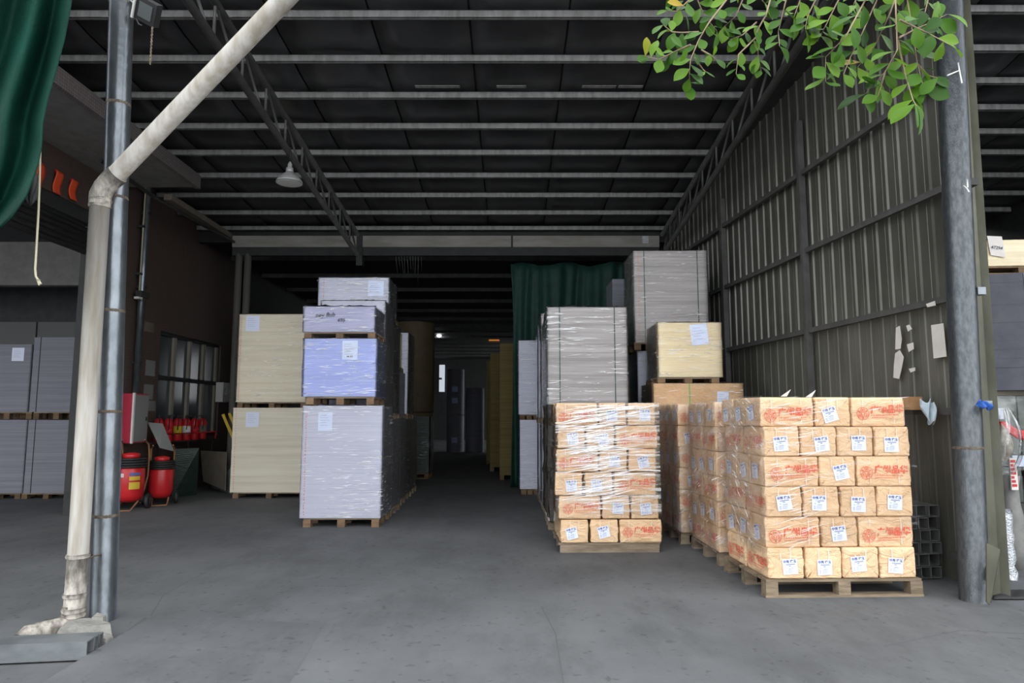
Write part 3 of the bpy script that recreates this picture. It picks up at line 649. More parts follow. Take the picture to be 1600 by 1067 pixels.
def bale(x, y, z, rz, label, group, prints=(), labels=(), rnd=random):
    """x,y = centre of the bale; prints: '-y','+y'; labels: '-x','+x' (bale's own faces)"""
    o = tag(link('kraft_bale', rnd.choice(BALES), None, (x, y, z + BH / 2), (rnd.uniform(-.008, .008), rnd.uniform(-.006, .006), rz + rnd.uniform(-.014, .014))), label, 'paper bale', group)
    for xx in (-.125, .125): link('strap', STX, o, (xx + rnd.uniform(-.01, .01), 0, 0))
    for yy in (-.045, .045): link('strap', STY, o, (0, yy + rnd.uniform(-.006, .006), 0))
    for f in prints:
        s_ = -1 if f == '-y' else 1
        link('printed_emblem', EMB, o, (rnd.uniform(-.015, .015), s_ * (BW_ / 2 + .0005), rnd.uniform(-.02, .005)), (0, rnd.uniform(-.05, .02), 0 if s_ < 0 else math.pi))
    for f in labels:
        s_ = -1 if f == '-x' else 1
        e = link('paper_label', LAB, o, (s_ * (BL / 2 + .0045), rnd.uniform(-.035, .035), rnd.uniform(-.03, -.005)))
        e.rotation_mode = 'XYZ'
        e.matrix_local = Matrix.Translation(e.location) @ Matrix.Rotation(R(-90) if s_ < 0 else R(90), 4, 'Z') @ Matrix.Rotation(rnd.uniform(-.28, .12), 4, 'Y') @ Matrix.Scale(1.1, 4)
    return o
def kraft_pallet(x, y, rz, where, gname, ph, front=True, full=True, mats='wood', first='O'):
    """front-left corner x,y; alternating layers of 8"""
    Rm = Matrix.Translation((x, y, 0)) @ Matrix.Rotation(rz, 4, 'Z')
    POS = ['first', 'second', 'third', 'fourth']
    WT = 4 * BW_
    for k in range(6):
        z = ph + k * BH * 1.008; row = ROWS[k]; odd = (k % 2 == 1)
        jx, jy = random.uniform(-.012, .012), random.uniform(-.012, .012)
        def put(cx, cy, r_, lab, pr, lb):
            p = Rm @ Vector((cx + jx, cy + jy, 0)); bale(p.x, p.y, z, rz + r_, lab, gname, pr, lb)
        lop = (BL * 2 + BW_ - WT) / 2
        if odd:                                # long, short, long across the front; three ends down the side
            if front:
                put(BL / 2 - lop, BW_ / 2, 0, f'kraft bale showing red print, {row}, left front corner of {where}', ['-y'], ['-x'])
                put(WT / 2, BL / 2, R(90), f'kraft bale with white label, {row}, middle of front, {where}', [], ['-x'])
                put(WT - BL / 2 + lop, BW_ / 2, 0, f'kraft bale showing red print, {row}, right end of front, {where}', ['-y'], [])
            else:
                put(BL / 2 - lop, BW_ / 2, 0, f'kraft bale with white label, {row}, nearest of left side, {where}', ['-y'], ['-x'])
                put(WT - BL / 2 + lop, BW_ / 2, 0, f'kraft bale, {row}, right front corner of {where}', [], [])
            put(BL / 2 - lop, BW_ * 1.5 + .008, 0, f'kraft bale with white label, {row}, middle of left side, {where}', [], ['-x'])
            put(BL / 2 - lop, BW_ * 2.5 + .016, 0, f'kraft bale with white label, {row}, farthest of left side, {where}', [], ['-x'])
        else:
            for i in range(4):
                if not front and i in (1, 2): continue
                if front: put(BW_ * (i + .5), BL / 2, R(90), f'kraft bale with white label, {row}, {POS[i]} from left, front of {where}', ['+y'] if i == 0 else [], ['-x'])
                else: put(BW_ * (i + .5), BL / 2, R(90), f'kraft bale, {row}, {"near end of left side" if i == 0 else "right front corner"}, {where}', ['+y'] if i == 0 else [], ['-x'])
            put(BW_ * .5, BL * 1.5 + .01, R(90), f'kraft bale with red side print, {row}, back of left side, {where}', ['+y'], [])
P1 = (2.065, 5.70); P2 = (2.03, 6.86); P3 = (1.93, 8.0)
wooden_pallet(P1[0] - .02, P1[1] - .02, 0, 1.29, .98, 'brown wooden pallet under the large right stack of kraft bales', R(2.0), h=.14, mt='greywood')
kraft_pallet(P1[0], P1[1], R(2.0), 'large right stack', 'kraft bales of the large right stack', .142)
wooden_pallet(P2[0] - .0, P2[1], 0, 1.27, .97, 'wooden pallet under the second kraft stack, behind the large right one', R(1.5), h=.12, mt='oldwood')
kraft_pallet(P2[0], P2[1], R(1.5), 'second right stack', 'kraft bales of the second right stack', .122, front=False)
wooden_pallet(P3[0], P3[1], 0, 1.27, .97, 'wooden pallet under the third kraft stack, rearmost on the right', R(1.5), h=.12, mt='oldwood')
kraft_pallet(P3[0], P3[1], R(1.5), 'rearmost right stack', 'kraft bales of the rearmost right stack', .122, front=False)
# middle stack, three across
PM = (0.475, 7.5); rzm = R(1.2)
wooden_pallet(PM[0] + .03, PM[1] + .01, 0, 1.09, .9, 'low grey boarded pallet under the middle stack of kraft bales', rzm, h=.10, mt='oldwood', closed=True)
Rm = Matrix.Translation((PM[0], PM[1], 0)) @ Matrix.Rotation(rzm, 4, 'Z')
for k in range(6):
    z = .102 + k * BH * 1.03; row = ROWS[k]; lf = k in (1, 3, 5); jx = [.04, .02, -.015, 0, .015, .0][k]
    def put(cx, cy, r_, lab, pr, lb):
        p = Rm @ Vector((cx + jx, cy, 0)); bale(p.x, p.y, z, rzm + r_, lab, 'kraft bales of the middle stack', pr, lb)
    w = 'front of middle stack'
    if lf:
        put(BL / 2, BW_ / 2, 0, f'kraft bale showing red print under film, {row}, left of {w}', ['-y'], [])
        put(BL + BW_ / 2 + .006, BL / 2, R(90), f'kraft bale with white label, {row}, middle of {w}', [], ['-x'])
        put(BL + BW_ * 1.5 + .012, BL / 2, R(90), f'kraft bale with white label, {row}, right of {w}', [], ['-x'])
        put(BW_ / 2, BW_ + BL / 2 + .01, R(90), f'kraft bale, {row}, far end of the black-filmed side, middle stack', [], [])
    else:
        put(BW_ / 2, BL / 2, R(90), f'kraft bale with white label, {row}, left of {w}', [], ['-x'])
        put(BW_ * 1.5 + .012, BL / 2, R(90), f'kraft bale with white label, {row}, middle of {w}', [], ['-x'])
        put(BW_ * 2 + BL / 2 + .018, BW_ / 2, 0, f'kraft bale showing red print, {row}, right of {w}', ['-y'], [])
        put(BL / 2, BL + BW_ / 2 + .01, 0, f'kraft bale, {row}, far end of the black-filmed side, middle stack', [], [])

# stretch film around the kraft stacks
def film_sheet(name, path, z0f, z1, nz, mt, label, amp=.012, seed=0, parent=None, ox=(0, 0, 0), n=28, freq=5, glints=0, ca=.15, cl=(.06, .3), cw=.004, cmask=None):
    pts = [Vector((*p, 0)) for p in path]; seg = [(b - a).length for a, b in zip(pts, pts[1:])]; tot = sum(seg)
    def at(u):
        d = u * tot
        for i, s_ in enumerate(seg):
            if d <= s_ or i == len(seg) - 1: return pts[i].lerp(pts[i + 1], min(1, d / s_)), (pts[i + 1] - pts[i]).normalized()
            d -= s_
    off = Vector((seed * 3.1, seed * 7.7, 0))
    def fn(u, v):
        p, t = at(u); nrm = Vector((t.y, -t.x, 0)); z = lerp(z0f(u) if callable(z0f) else z0f, z1, v)
        d = mnoise.noise(Vector((u * tot * freq, z * freq, seed))) * amp + abs(mnoise.noise(Vector((u * tot * freq * 1.2 + z * 6, z * 9, seed + 5)))) * amp
        return Vector((p.x, p.y, z)) + nrm * d - Vector(ox)
    mb = MB(); mb.grid(fn, n, nz)
    o = mb.obj(name, M[mt], parent, loc=ox if parent is None else (0, 0, 0))
    if parent is None: tag(o, label, 'stretch film')
    if glints:                                # white strips along wrinkles, painted in place of sky glints
        mb = MB(); rq = random.Random(seed * 13 + glints); z0c = z0f(.5) if callable(z0f) else z0f
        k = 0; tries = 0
        while k < glints and tries < glints * 8:
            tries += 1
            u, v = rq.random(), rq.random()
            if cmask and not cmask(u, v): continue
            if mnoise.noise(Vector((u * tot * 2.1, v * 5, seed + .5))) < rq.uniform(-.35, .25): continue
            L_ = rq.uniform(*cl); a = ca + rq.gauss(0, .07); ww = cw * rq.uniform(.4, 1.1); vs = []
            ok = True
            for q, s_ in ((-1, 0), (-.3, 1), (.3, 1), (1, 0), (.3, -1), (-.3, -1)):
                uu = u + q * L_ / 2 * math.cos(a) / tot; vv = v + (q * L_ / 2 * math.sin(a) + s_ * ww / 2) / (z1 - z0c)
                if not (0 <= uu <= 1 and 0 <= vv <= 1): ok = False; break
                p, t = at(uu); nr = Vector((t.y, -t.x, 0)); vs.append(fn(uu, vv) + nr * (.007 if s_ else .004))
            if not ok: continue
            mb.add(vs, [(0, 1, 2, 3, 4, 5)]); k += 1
        c = mb.obj('painted_glints', M['glint'], o); c['kind'] = 'stuff'
    return o
c2, s2 = math.cos(R(2)), math.sin(R(2))
def p1(a, b): return (P1[0] + a * c2 - b * s2, P1[1] + a * s2 + b * c2)
film_sheet('stretch_film', [p1(-.03, .97), p1(-.03, -.02), p1(.0, -.04)], lambda u: .40 + .06 * math.sin(u * 7), 1.62, 26, 'filmk', 'crinkled clear stretch film over the left side of the large right stack', seed=1, amp=.016, glints=110, ca=-.5, cl=(.03, .14), cw=.005)
film_sheet('stretch_film', [p1(-.0, -.04), p1(1.27, -.035)], lambda u: .36 + .2 * u, 1.615, 20, 'filmf', 'thin clear stretch film across the front of the large right stack', seed=4, amp=.006, glints=90, ca=.12, cl=(.05, .28), cw=.003, cmask=lambda u, v: u < .35 + .6 * (v > .88))
c3, s3 = math.cos(R(1.5)), math.sin(R(1.5))
for nm, PP, sd, lab in (('b', P2, 2, 'clear stretch film over the left side of the second kraft stack back'), ('c', P3, 3, 'clear stretch film over the left side of the rearmost kraft stack')):
    film_sheet('stretch_film', [(PP[0] - .05, PP[1] + .97), (PP[0] - .035, PP[1] - .02), (PP[0] + .12, PP[1] - .045)], .14, 1.6, 26, 'filmk', lab, seed=sd, amp=.018, glints=90, ca=.5, cl=(.03, .16), cw=.005)
film_sheet('stretch_film', [(PM[0] - .005, PM[1] - .03), (PM[0] + 1.13, PM[1] - .01)], lambda u: .36 + .05 * u, 1.6, 26, 'filmm', 'clear stretch film with white streaks across the front of the middle stack', seed=6, amp=.006, glints=300, ca=.14, cl=(.10, .6), cw=.0062, cmask=lambda u, v: v > .03 + .3 * max(0, u - .5) and (u < .62 or math.sin(v * 22) > .2))
film_sheet('stretch_film', [(PM[0] - .085, PM[1] + .95), (PM[0] - .06, PM[1] + .05), (PM[0] - .02, PM[1] - .005)], lambda u: .36 - .05 * u, 1.58, 26, 'blackfilm', 'black stretch film covering the left side of the middle kraft stack', seed=7, amp=.03)
for (a_, b_) in ((1229, 612), (1268, 613)):      # loose paper tips on the top of the big stack
    p = P(a_, b_, 5.85); mb = MB(); mb.add([p + Vector((-.05, .01, -.04)), p + Vector((.0, 0, -.04)), p + Vector((.03, -.02, .02))], [(0, 1, 2)])
    tag(thicken(mb.obj('paper_scrap', M['paper']), .002), 'white paper tip sticking up on the large right stack, ' + ('left one of two' if a_ < 1250 else 'right one of two'), 'paper scrap', 'paper tips on the large right stack')

# ---------------------------------------------------------------- blocks of paper sheets
def paper_block(pxl, pxr, ytop, ybot, Y, depth, mt, label, cat='paper stack', rz=0.0, film=None, cr=0, straps=(), labels=(), marks=None, z=None, strapm='strapg', wob=.004, side=None, group='sheet stacks on pallets', name='paper_stack'):
    a = P(pxl, (ytop + ybot) / 2, Y); b = P(pxr, (ytop + ybot) / 2, Y)
    z1 = P((pxl + pxr) / 2, ytop, Y).z; z0 = P((pxl + pxr) / 2, ybot, Y).z
    if z: z0 = z[0] if z[0] is not None else z0; z1 = z[1] if z[1] is not None else z1
    w = (b.x - a.x); t = thing(name, label, cat, (a.x, Y, z0), rz, group); h = z1 - z0
    rnd = random.Random(int(pxl * 7 + ytop)); n = max(6, int(h / .045)); mb = MB(); vs = []
    c = .012
    for j in range(n + 1):
        zz = h * j / n; e = 0 if j in (0, n) else 1
        dx0, dx1, dy = rnd.uniform(0, wob) * e, rnd.uniform(0, wob) * e, rnd.uniform(-wob, 0) * .6
        x0, x1, y0, y1 = 0 + dx0, w - dx1, 0 - dy * .5, depth + dy
        vs += [(x0 + c, y0, zz), (x1 - c, y0, zz), (x1, y0 + c, zz), (x1, y1 - c, zz), (x1 - c, y1, zz), (x0 + c, y1, zz), (x0, y1 - c, zz), (x0, y0 + c, zz)]
    fs = [(j * 8 + k, j * 8 + (k + 1) % 8, (j + 1) * 8 + (k + 1) % 8, (j + 1) * 8 + k) for j in range(n) for k in range(8)]
    fs += [tuple(range(n * 8, n * 8 + 8)), tuple(reversed(range(8)))]
    mb.add(vs, fs); mb.obj('sheets', M[mt], t)
    for f in straps:
        x = f * w; mb = MB(); k = .004
        mb.box((x - .007, -k, 0), (x + .007, 0, h)); mb.box((x - .007, -k, h), (x + .007, depth + k, h + .003)); mb.box((x - .007, depth, 0), (x + .007, depth + k, h)); mb.obj('strap', M[strapm], t)
    for (u, v, lw, lh, ang, txt) in labels:
        mb = MB(); mb.add([(-lw / 2, 0, -lh / 2), (lw / 2, 0, -lh / 2), (lw / 2, 0, lh / 2), (-lw / 2, 0, lh / 2)], [(0, 1, 2, 3)])
        for i in range(5): zz = lh * (.30 - .13 * i); mb.add([(-lw * .36, -.001, zz), (lw * (.1 + .2 * ((i * 37) % 3) / 2), -.001, zz), (lw * (.1 + .2 * ((i * 37) % 3) / 2), -.001, zz + .008), (-lw * .36, -.001, zz + .008)], [(0, 1, 2, 3)], 1)
        if txt: mesh_into(mb, text_mesh(txt, lh * .15, M['pen'], .0008), Matrix.Translation((0, -.0015, -lh * .33)) @ XZ, 2)
        o = mb.obj('sheet_label', [M['label'], mat('faint_print', (0.55, 0.58, 0.70)), M['pen']], t); o.location = (u * w, -.006, v * h); o.rotation_euler = (0, ang, 0)
    if marks is not None:
        mb = MB(); zz = .04
        while zz < h - .03:
            x = marks * w + rnd.uniform(-.004, .004); l = rnd.uniform(.006, .022); mb.add([(x - .006, -.006, zz), (x + .006, -.006, zz), (x + .006, -.006, zz + l), (x - .006, -.006, zz + l)], [(0, 1, 2, 3)]); zz += l + rnd.uniform(.008, .03)
        mb.obj('red_marks', M['redmark'], t)
    if film:
        e = .012
        film_sheet('stretch_wrap', [(-e, depth), (-e, -e), (w + e, -e), (w + e, depth)], .002, h + .008, 18, {'d': 'filmd', 'l': 'filmf'}.get(film, 'film'), None, amp=.007, seed=rnd.randint(0, 99), parent=t, n=36, freq=4, glints=cr or 70, ca=.02 if film == 'f' else .1, cl=(.03, .22), cw=.0062)
        # film gathered in a small ruff over the top edge
        mb = MB(); mb.grid(lambda u, v: Vector((lerp(-e, w + e, u), -e + v * .10, h + .008 + .018 * math.sin(v * math.pi) * abs(mnoise.noise(Vector((u * 12, v * 3, rnd.random() * 0 + pxl))) * 2))), 30, 4); mb.obj('film_ruff', M['film'], t)
    return t, w, z0, z1
def pal(pxl, pxr, ytop, ybot, Y, depth, label, mt='wood', z=None):
    ybot = ybot or 690; a = P(pxl, ybot, Y); b = P(pxr, ybot, Y); z1 = P(pxl, ytop, Y).z; z0 = a.z
    if z: z0, z1 = z
    return wooden_pallet(a.x, Y, max(z0, 0), b.x - a.x, depth, label, 0, h=z1 - max(z0, 0), mt=mt, feet=True)
# --- left row
Y = 9.2
pal(473, 592, 812, 824, Y, .8, 'wooden pallet on the floor under the tall white film-wrapped stack', z=(0, .115))
paper_block(470, 596, 634, 812, Y, .8, 'white', 'tall white film-wrapped paper stack standing on the floor, paper sheet top left', film='f', cr=330, labels=[(.29, .86, .19, .25, 0, '')], marks=.055, z=(.116, None))
zt = P(530, 632, Y).z
pal(478, 584, 620, 632, Y + .03, .78, 'wooden pallet between the white stack and the bluish stack', z=(zt + .002, zt + .105))
z2 = P(530, 529, Y + .03).z
paper_block(474, 587, 529, 620, Y + .03, .78, 'blue', 'bluish paper stack with handwritten white sheet, middle of the left tower', film='f', cr=190, labels=[(.64, .80, .21, .26, 0, '96 81')], z=(zt + .108, z2))
pal(475, 586, 516, 527, Y + .03, .75, 'wooden pallet on top of the bluish stack', z=(z2 + .003, z2 + .09))
t, w, z0, z1 = paper_block(474, 585, 479, 516, Y + .03, .75, 'lilac', 'low lilac paper stack with black handwriting, top of the left tower', film='d', z=(z2 + .092, None))
mb = MB(); mesh_into(mb, text_mesh('ney flub', .085, M['pen'], .0006, .2), Matrix.Translation((.30, -.016, (z1 - z0) * .66)) @ Matrix.Rotation(R(-3), 4, 'Y') @ XZ, 0)
mesh_into(mb, text_mesh('695', .07, M['pen'], .0006, .2), Matrix.Translation((.52, -.016, (z1 - z0) * .46)) @ XZ, 0); mb.obj('handwriting', M['pen'], t)
rows = [(10.15, 480, 611, 0, 'white'), (11.05, 500, 621, 1, 'white'), (11.95, 510, 632, 2, 'grey'), (12.85, 520, 641, 3, 'white')]
orda = ['second', 'third', 'fourth', 'fifth']
for Yr, l_, r_, i, mt in rows:
    pal(l_, r_, 800, 815, Yr, .8, f'floor pallet, {orda[i]} from the front in the left row', mt='oldwood', z=(0, .11))
    paper_block(l_, r_, 634, 800, Yr, .8, mt, f'film-wrapped lower paper stack, {orda[i]} from the front in left row', film='f', z=(.112, 1.40))
paper_block(500, 600, 470, 626, 10.15, .8, 'white', 'tall pale stack rising just behind the lilac stack', film='f', z=(1.5, None)); pal(500, 600, 0, 0, 10.15, .8, 'pallet carrying the tall pale stack behind the lilac one', z=(1.402, 1.498))
paper_block(505, 612, 477, 626, 11.05, .8, 'dimgrey', 'dim grey stack under the topmost wrapped stack of the left row', film='f', z=(1.5, 2.98)); pal(505, 612, 0, 0, 11.05, .8, 'pallet under the dim grey stack, third in the left row', z=(1.402, 1.498), mt='oldwood')
pal(500, 606, 0, 0, 11.05, .8, 'pallet holding the topmost wrapped stack of the left row', z=(2.982, 3.08))
t, w, z0, z1 = paper_block(497, 607, 434, 478, 11.05, .8, 'white', 'topmost pale wrapped stack with torn film, highest of left row', film='d', cr=110, z=(3.082, None), labels=[(.82, .72, .26, .26, 0, '')], marks=.08)
paper_block(530, 622, 570, 626, 11.95, .8, 'dimgrey', 'dim grey stack below the small cream stack, fourth in left row', z=(1.5, 2.24)); pal(530, 622, 0, 0, 11.95, .8, 'pallet under the dim grey stack, fourth in the left row', z=(1.402, 1.498), mt='oldwood')
pal(535, 617, 0, 0, 11.95, .8, 'pallet under the small cream stack in the left row', z=(2.242, 2.34))
paper_block(535, 617, 514, 560, 11.95, .8, 'cream', 'small cream stack seen edge-on high in the left row', z=(2.342, None))
paper_block(540, 637, 520, 626, 12.85, .8, 'white', 'tall glossy wrapped stack at the far end of the left row', film='d', z=(1.5, None)); pal(540, 637, 0, 0, 12.85, .8, 'pallet under the tall glossy stack at the far left-row end', z=(1.402, 1.498))
# beige pair
pal(363, 476, 772, 780, 12.4, .8, 'reddish wooden pallet on the floor under the lower beige stack', z=(0, .10))
paper_block(361, 478, 637, 772, 12.4, .8, 'beige', 'lower beige board stack with white sheet and red edge marks', labels=[(.27, .86, .24, .27, 0, '')], marks=.05, z=(.102, None))
zb_ = P(420, 637, 12.4).z
pal(370, 478, 627, 636, 12.4, .8, 'wooden pallet between the two beige board stacks', z=(zb_ + .002, zb_ + .10))
paper_block(371, 480, 491, 628, 12.4, .8, 'beige', 'upper beige film-wrapped board stack with white sheet near its top edge', film='l', labels=[(.20, .895, .25, .28, 0, '')], marks=.04, z=(zb_ + .102, None))
# --- right group
paper_block(812, 842, 656, 760, 13.0, .7, 'white', 'lower pale wrapped stack at the foot of the green curtain', film='d', z=(.10, None)); pal(814, 842, 0, 0, 13.0, .7, 'floor pallet under the lower pale stack by the green curtain', z=(0, .098))
zc_ = P(825, 656, 13.0).z
pal(812, 842, 0, 0, 13.0, .7, 'pallet between the two pale stacks by the green curtain', z=(zc_ + .002, zc_ + .1))
paper_block(810, 842, 532, 650, 13.0, .7, 'white', 'upper pale wrapped stack in front of the green curtain', film='d', z=(zc_ + .102, None))
for i, (Yr, l_, r_, yt) in enumerate(((10.0, 852, 950, 500), (10.95, 846, 930, 490), (11.9, 841, 920, 508))):
    nm = ['second', 'third', 'fourth'][i]
    pal(l_, r_, 0, 0, Yr, .8, f'floor pallet, {nm} in the row behind the grey strapped stack', z=(0, .11), mt='oldwood')
    paper_block(l_, r_, 655, 760, Yr, .8, 'dimgrey', f'lower stack, {nm} in the row behind the grey strapped stack', film='f', z=(.112, 1.33))
    pal(l_, r_, 0, 0, Yr, .8, f'raised pallet, {nm} in the row behind the grey strapped stack', z=(1.332, 1.43), mt='oldwood')
    paper_block(l_, r_, yt, 650, Yr, .8, ['dimgrey', 'grey', 'white'][i], f'tall upper stack, {nm} in the row behind the grey strapped stack', film='d', z=(1.432, None))
pal(856, 984, 0, 0, 9.0, .85, 'floor pallet below the tall grey strapped stack', z=(0, .11), mt='oldwood')
paper_block(856, 984, 655, 760, 9.0, .85, 'grey', 'lower grey stack mostly hidden behind the middle kraft stack', z=(.112, 1.33))
pal(856, 984, 0, 0, 9.0, .85, 'pallet lifting the tall grey strapped stack behind the kraft bales', z=(1.332, 1.43))
paper_block(856, 981, 480, 650, 9.0, .85, 'grey', 'tall grey stack with two green straps behind the middle kraft stack', film='d', cr=150, straps=(.15, .84), z=(1.432, None))
pal(996, 1105, 0, 0, 10.25, .8, 'floor pallet of the highest right tower', z=(0, .11), mt='oldwood')
paper_block(996, 1105, 600, 760, 10.25, .8, 'dimgrey', 'lowest stack of the highest right tower', z=(.112, 1.2))
zq = P(1050, 535, 10.1).z
paper_block(996, 1105, 546, 600, 10.25, .8, 'white', 'pale stack glimpsed below the highest grey stack on the right', z=(1.202, zq - .115), film='f')
pal(994, 1105, 0, 0, 10.1, .85, 'pallet with orange end grain under the highest grey stack', z=(zq - .112, zq - .002))
paper_block(991, 1107, 392, 535, 10.1, .85, 'grey', 'highest grey stack with two dark straps next to the corrugated wall', film='f', straps=(.14, .86), z=(zq, None), marks=.06)
paper_block(958, 996, 436, 640, 12.0, .8, 'dimgrey', 'dim rounded stack behind the highest grey stack', z=(1.45, None)); paper_block(958, 1006, 640, 760, 12.0, .8, 'dimgrey', 'dim lower stack behind the highest right tower', z=(.0, 1.448))
YR = 9.05
pal(1022, 1160, 0, 0, YR, .85, 'floor pallet below the low tan stack', z=(0, .11), mt='oldwood')
paper_block(1022, 1160, 660, 780, YR, .85, 'cream', 'hidden lower stack carrying the low tan stack', z=(.112, 1.2))
zk = P(1090, 599, YR).z
paper_block(1022, 1163, 599, 650, YR, .85, 'kraft', 'low tan stack with a bright green strap and a small label', film='f', straps=(.395,), strapm='strapl', labels=[(.76, .68, .15, .22, .05, '')], z=(1.202, None))
zr3 = P(1080, 589, YR).z
pal(1030, 1127, 0, 0, YR, .8, 'pallet under the small cream stack on the right', z=(zk + .002, zr3 - .003))
paper_block(1029, 1129, 504, 589, YR, .8, 'cream', 'small cream stack with tilted white sheet above the low tan stack', film='f', labels=[(.64, .78, .23, .28, -.10, '')], z=(zr3, None))
# --- left room
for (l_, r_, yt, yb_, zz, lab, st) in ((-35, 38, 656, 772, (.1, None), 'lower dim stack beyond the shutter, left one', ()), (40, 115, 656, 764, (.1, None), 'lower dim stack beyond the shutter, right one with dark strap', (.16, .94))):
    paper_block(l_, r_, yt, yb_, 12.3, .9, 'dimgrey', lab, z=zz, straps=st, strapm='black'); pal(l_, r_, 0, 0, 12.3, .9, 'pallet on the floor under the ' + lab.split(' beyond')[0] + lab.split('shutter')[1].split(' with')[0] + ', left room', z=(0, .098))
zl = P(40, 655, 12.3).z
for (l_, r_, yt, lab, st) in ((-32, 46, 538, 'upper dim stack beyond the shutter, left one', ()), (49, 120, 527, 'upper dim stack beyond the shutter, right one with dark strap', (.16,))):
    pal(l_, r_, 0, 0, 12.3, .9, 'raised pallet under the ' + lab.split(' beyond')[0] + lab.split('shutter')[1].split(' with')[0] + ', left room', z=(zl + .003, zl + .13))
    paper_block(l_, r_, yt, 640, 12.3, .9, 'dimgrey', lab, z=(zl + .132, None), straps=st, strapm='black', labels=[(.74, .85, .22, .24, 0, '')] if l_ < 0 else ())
# --- deep hall
def reel(x, Y, r, z0, z1, mt, label, stickers=0):
    t = thing('paper_reel', label, 'paper reel', (x, Y, z0), 0, 'paper reels in the dark hall')
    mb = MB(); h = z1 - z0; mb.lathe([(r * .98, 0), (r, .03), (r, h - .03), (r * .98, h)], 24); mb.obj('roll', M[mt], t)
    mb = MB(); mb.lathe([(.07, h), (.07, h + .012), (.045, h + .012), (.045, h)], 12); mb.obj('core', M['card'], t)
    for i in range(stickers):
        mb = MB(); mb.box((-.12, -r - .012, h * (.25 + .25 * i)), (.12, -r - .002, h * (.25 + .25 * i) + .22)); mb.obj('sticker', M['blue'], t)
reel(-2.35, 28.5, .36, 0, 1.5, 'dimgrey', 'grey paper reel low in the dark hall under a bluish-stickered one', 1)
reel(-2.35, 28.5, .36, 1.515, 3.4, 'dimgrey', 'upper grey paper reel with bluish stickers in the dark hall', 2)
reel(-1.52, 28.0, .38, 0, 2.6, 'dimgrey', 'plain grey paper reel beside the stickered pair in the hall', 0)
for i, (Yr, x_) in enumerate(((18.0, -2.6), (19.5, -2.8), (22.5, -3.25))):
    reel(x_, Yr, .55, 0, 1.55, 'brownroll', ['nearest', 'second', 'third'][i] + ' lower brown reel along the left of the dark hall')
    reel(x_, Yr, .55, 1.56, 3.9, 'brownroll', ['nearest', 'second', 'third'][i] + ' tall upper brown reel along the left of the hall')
for i, (x0, Yr, h) in enumerate(((-1.95, 16.2, 1.45), (-2.45, 20.5, 1.95))):
    nm = ['nearer', 'farther'][i]
    wooden_pallet(x0 - .75, Yr, 0, .75, .8, nm + ' pallet under dark green wrapped goods by the aisle', h=.12)
    t = thing('wrapped_bundle', nm + ' dark green shiny wrapped bundle on a pallet by the aisle', 'bundle', (x0 - .75, Yr, .122), 0, 'dark wrapped bundles by the aisle')
    mb = MB(); mb.grid(lambda u, v, h=h: Vector(((u * .75) + .02 * mnoise.noise(Vector((u * 6, v * 14, i))), .02 * mnoise.noise(Vector((u * 9, v * 17, i + 3))), v * (h - .12))), 10, 16)
    mb.grid(lambda u, v, h=h: Vector((.75 + .02 * mnoise.noise(Vector((u * 6, v * 14, i))), u * .8, v * (h - .12))), 8, 16); mb.box((.0, .02, 0), (.74, .8, h - .13)); mb.obj('wrapped_goods', M['greentape'], t)
    film_sheet('stretch_wrap', [(-.01, -.02), (.77, -.02), (.77, .8)], 0, h - .12, 14, 'film', None, seed=21 + i, parent=t, amp=.02, n=20)
for i, Yr in enumerate((15.9, 18.4, 21.0)):
    x0 = -.15 - i * .05 if i else -.2
    a = P(781, 600, Yr).x if i == 0 else P(772 - i * 6, 600, Yr).x
    t = thing('yellow_stack', ['nearest', 'second', 'farthest'][i] + ' tall yellow paper stack along the right of the dark hall', 'paper stack', (a, Yr, 0), 0, 'yellow stacks in the dark hall')
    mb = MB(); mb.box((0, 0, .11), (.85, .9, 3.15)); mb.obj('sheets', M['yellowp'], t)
    for fx, fy in ((0, 0), (.75, 0), (0, .8), (.75, .8)): mb = MB(); mb.box((fx, fy, 0), (fx + .1, fy + .1, .108)); mb.obj('foot', M['wood'], t)
em, nt, b = newmat('daylight_gap'); b.inputs['Emission Color'].default_value = (.8, .88, 1, 1); b.inputs['Emission Strength'].default_value = .16
mb = MB(); a, c = P(686, 612, 42.9), P(695, 570, 42.9); mb.box((a.x, 42.88, a.z), (c.x, 42.98, c.z)); W2 = struct('window_2', mb, em)
mb = MB(); mb.box((a.x - .1, 42.84, lerp(a.z, c.z, .45)), (lerp(a.x, c.x, .5), 42.9, lerp(a.z, c.z, .52))); mb.obj('window_bar', M['dark'], W2)
em2, nt, b = newmat('lamp_glow'); b.inputs['Emission Color'].default_value = (.9, .95, 1, 1); b.inputs['Emission Strength'].default_value = 4
t = thing('hall_lamp', 'small lit white lamp glowing deep in the dark hall', 'light', P(686, 525, 30.0))
mb = MB(); mb.lathe([(.02, -.05), (.1, -.02), (.1, .03), (.03, .06)], 14); mb.obj('bulb', em2, t); mb = MB(); mb.tube([(0, 0, .05), (0, 0, 5.05 - t.location.z)], .01, 6); mb.obj('rod', M['dark'], t)
em3, nt, b = newmat('orange_sign_glow'); b.inputs['Base Color'].default_value = (.3, .1, .02, 1); b.inputs['Emission Color'].default_value = (1, .35, .05, 1); b.inputs['Emission Strength'].default_value = .12
t = thing('orange_sign', 'faint orange sign board hung deep in the dark hall', 'sign', P(772, 531, 32)); mb = MB(); mb.box((-.25, -.02, -.05), (.25, .02, .05)); mb.obj('board', em3, t)
mb = MB(); mb.tube([(-.2, 0, .05), (-.2, 0, 5.05 - t.location.z)], .008, 5); mb.tube([(.2, 0, .05), (.2, 0, 5.05 - t.location.z)], .008, 5); mb.obj('hanger', M['dark'], t)

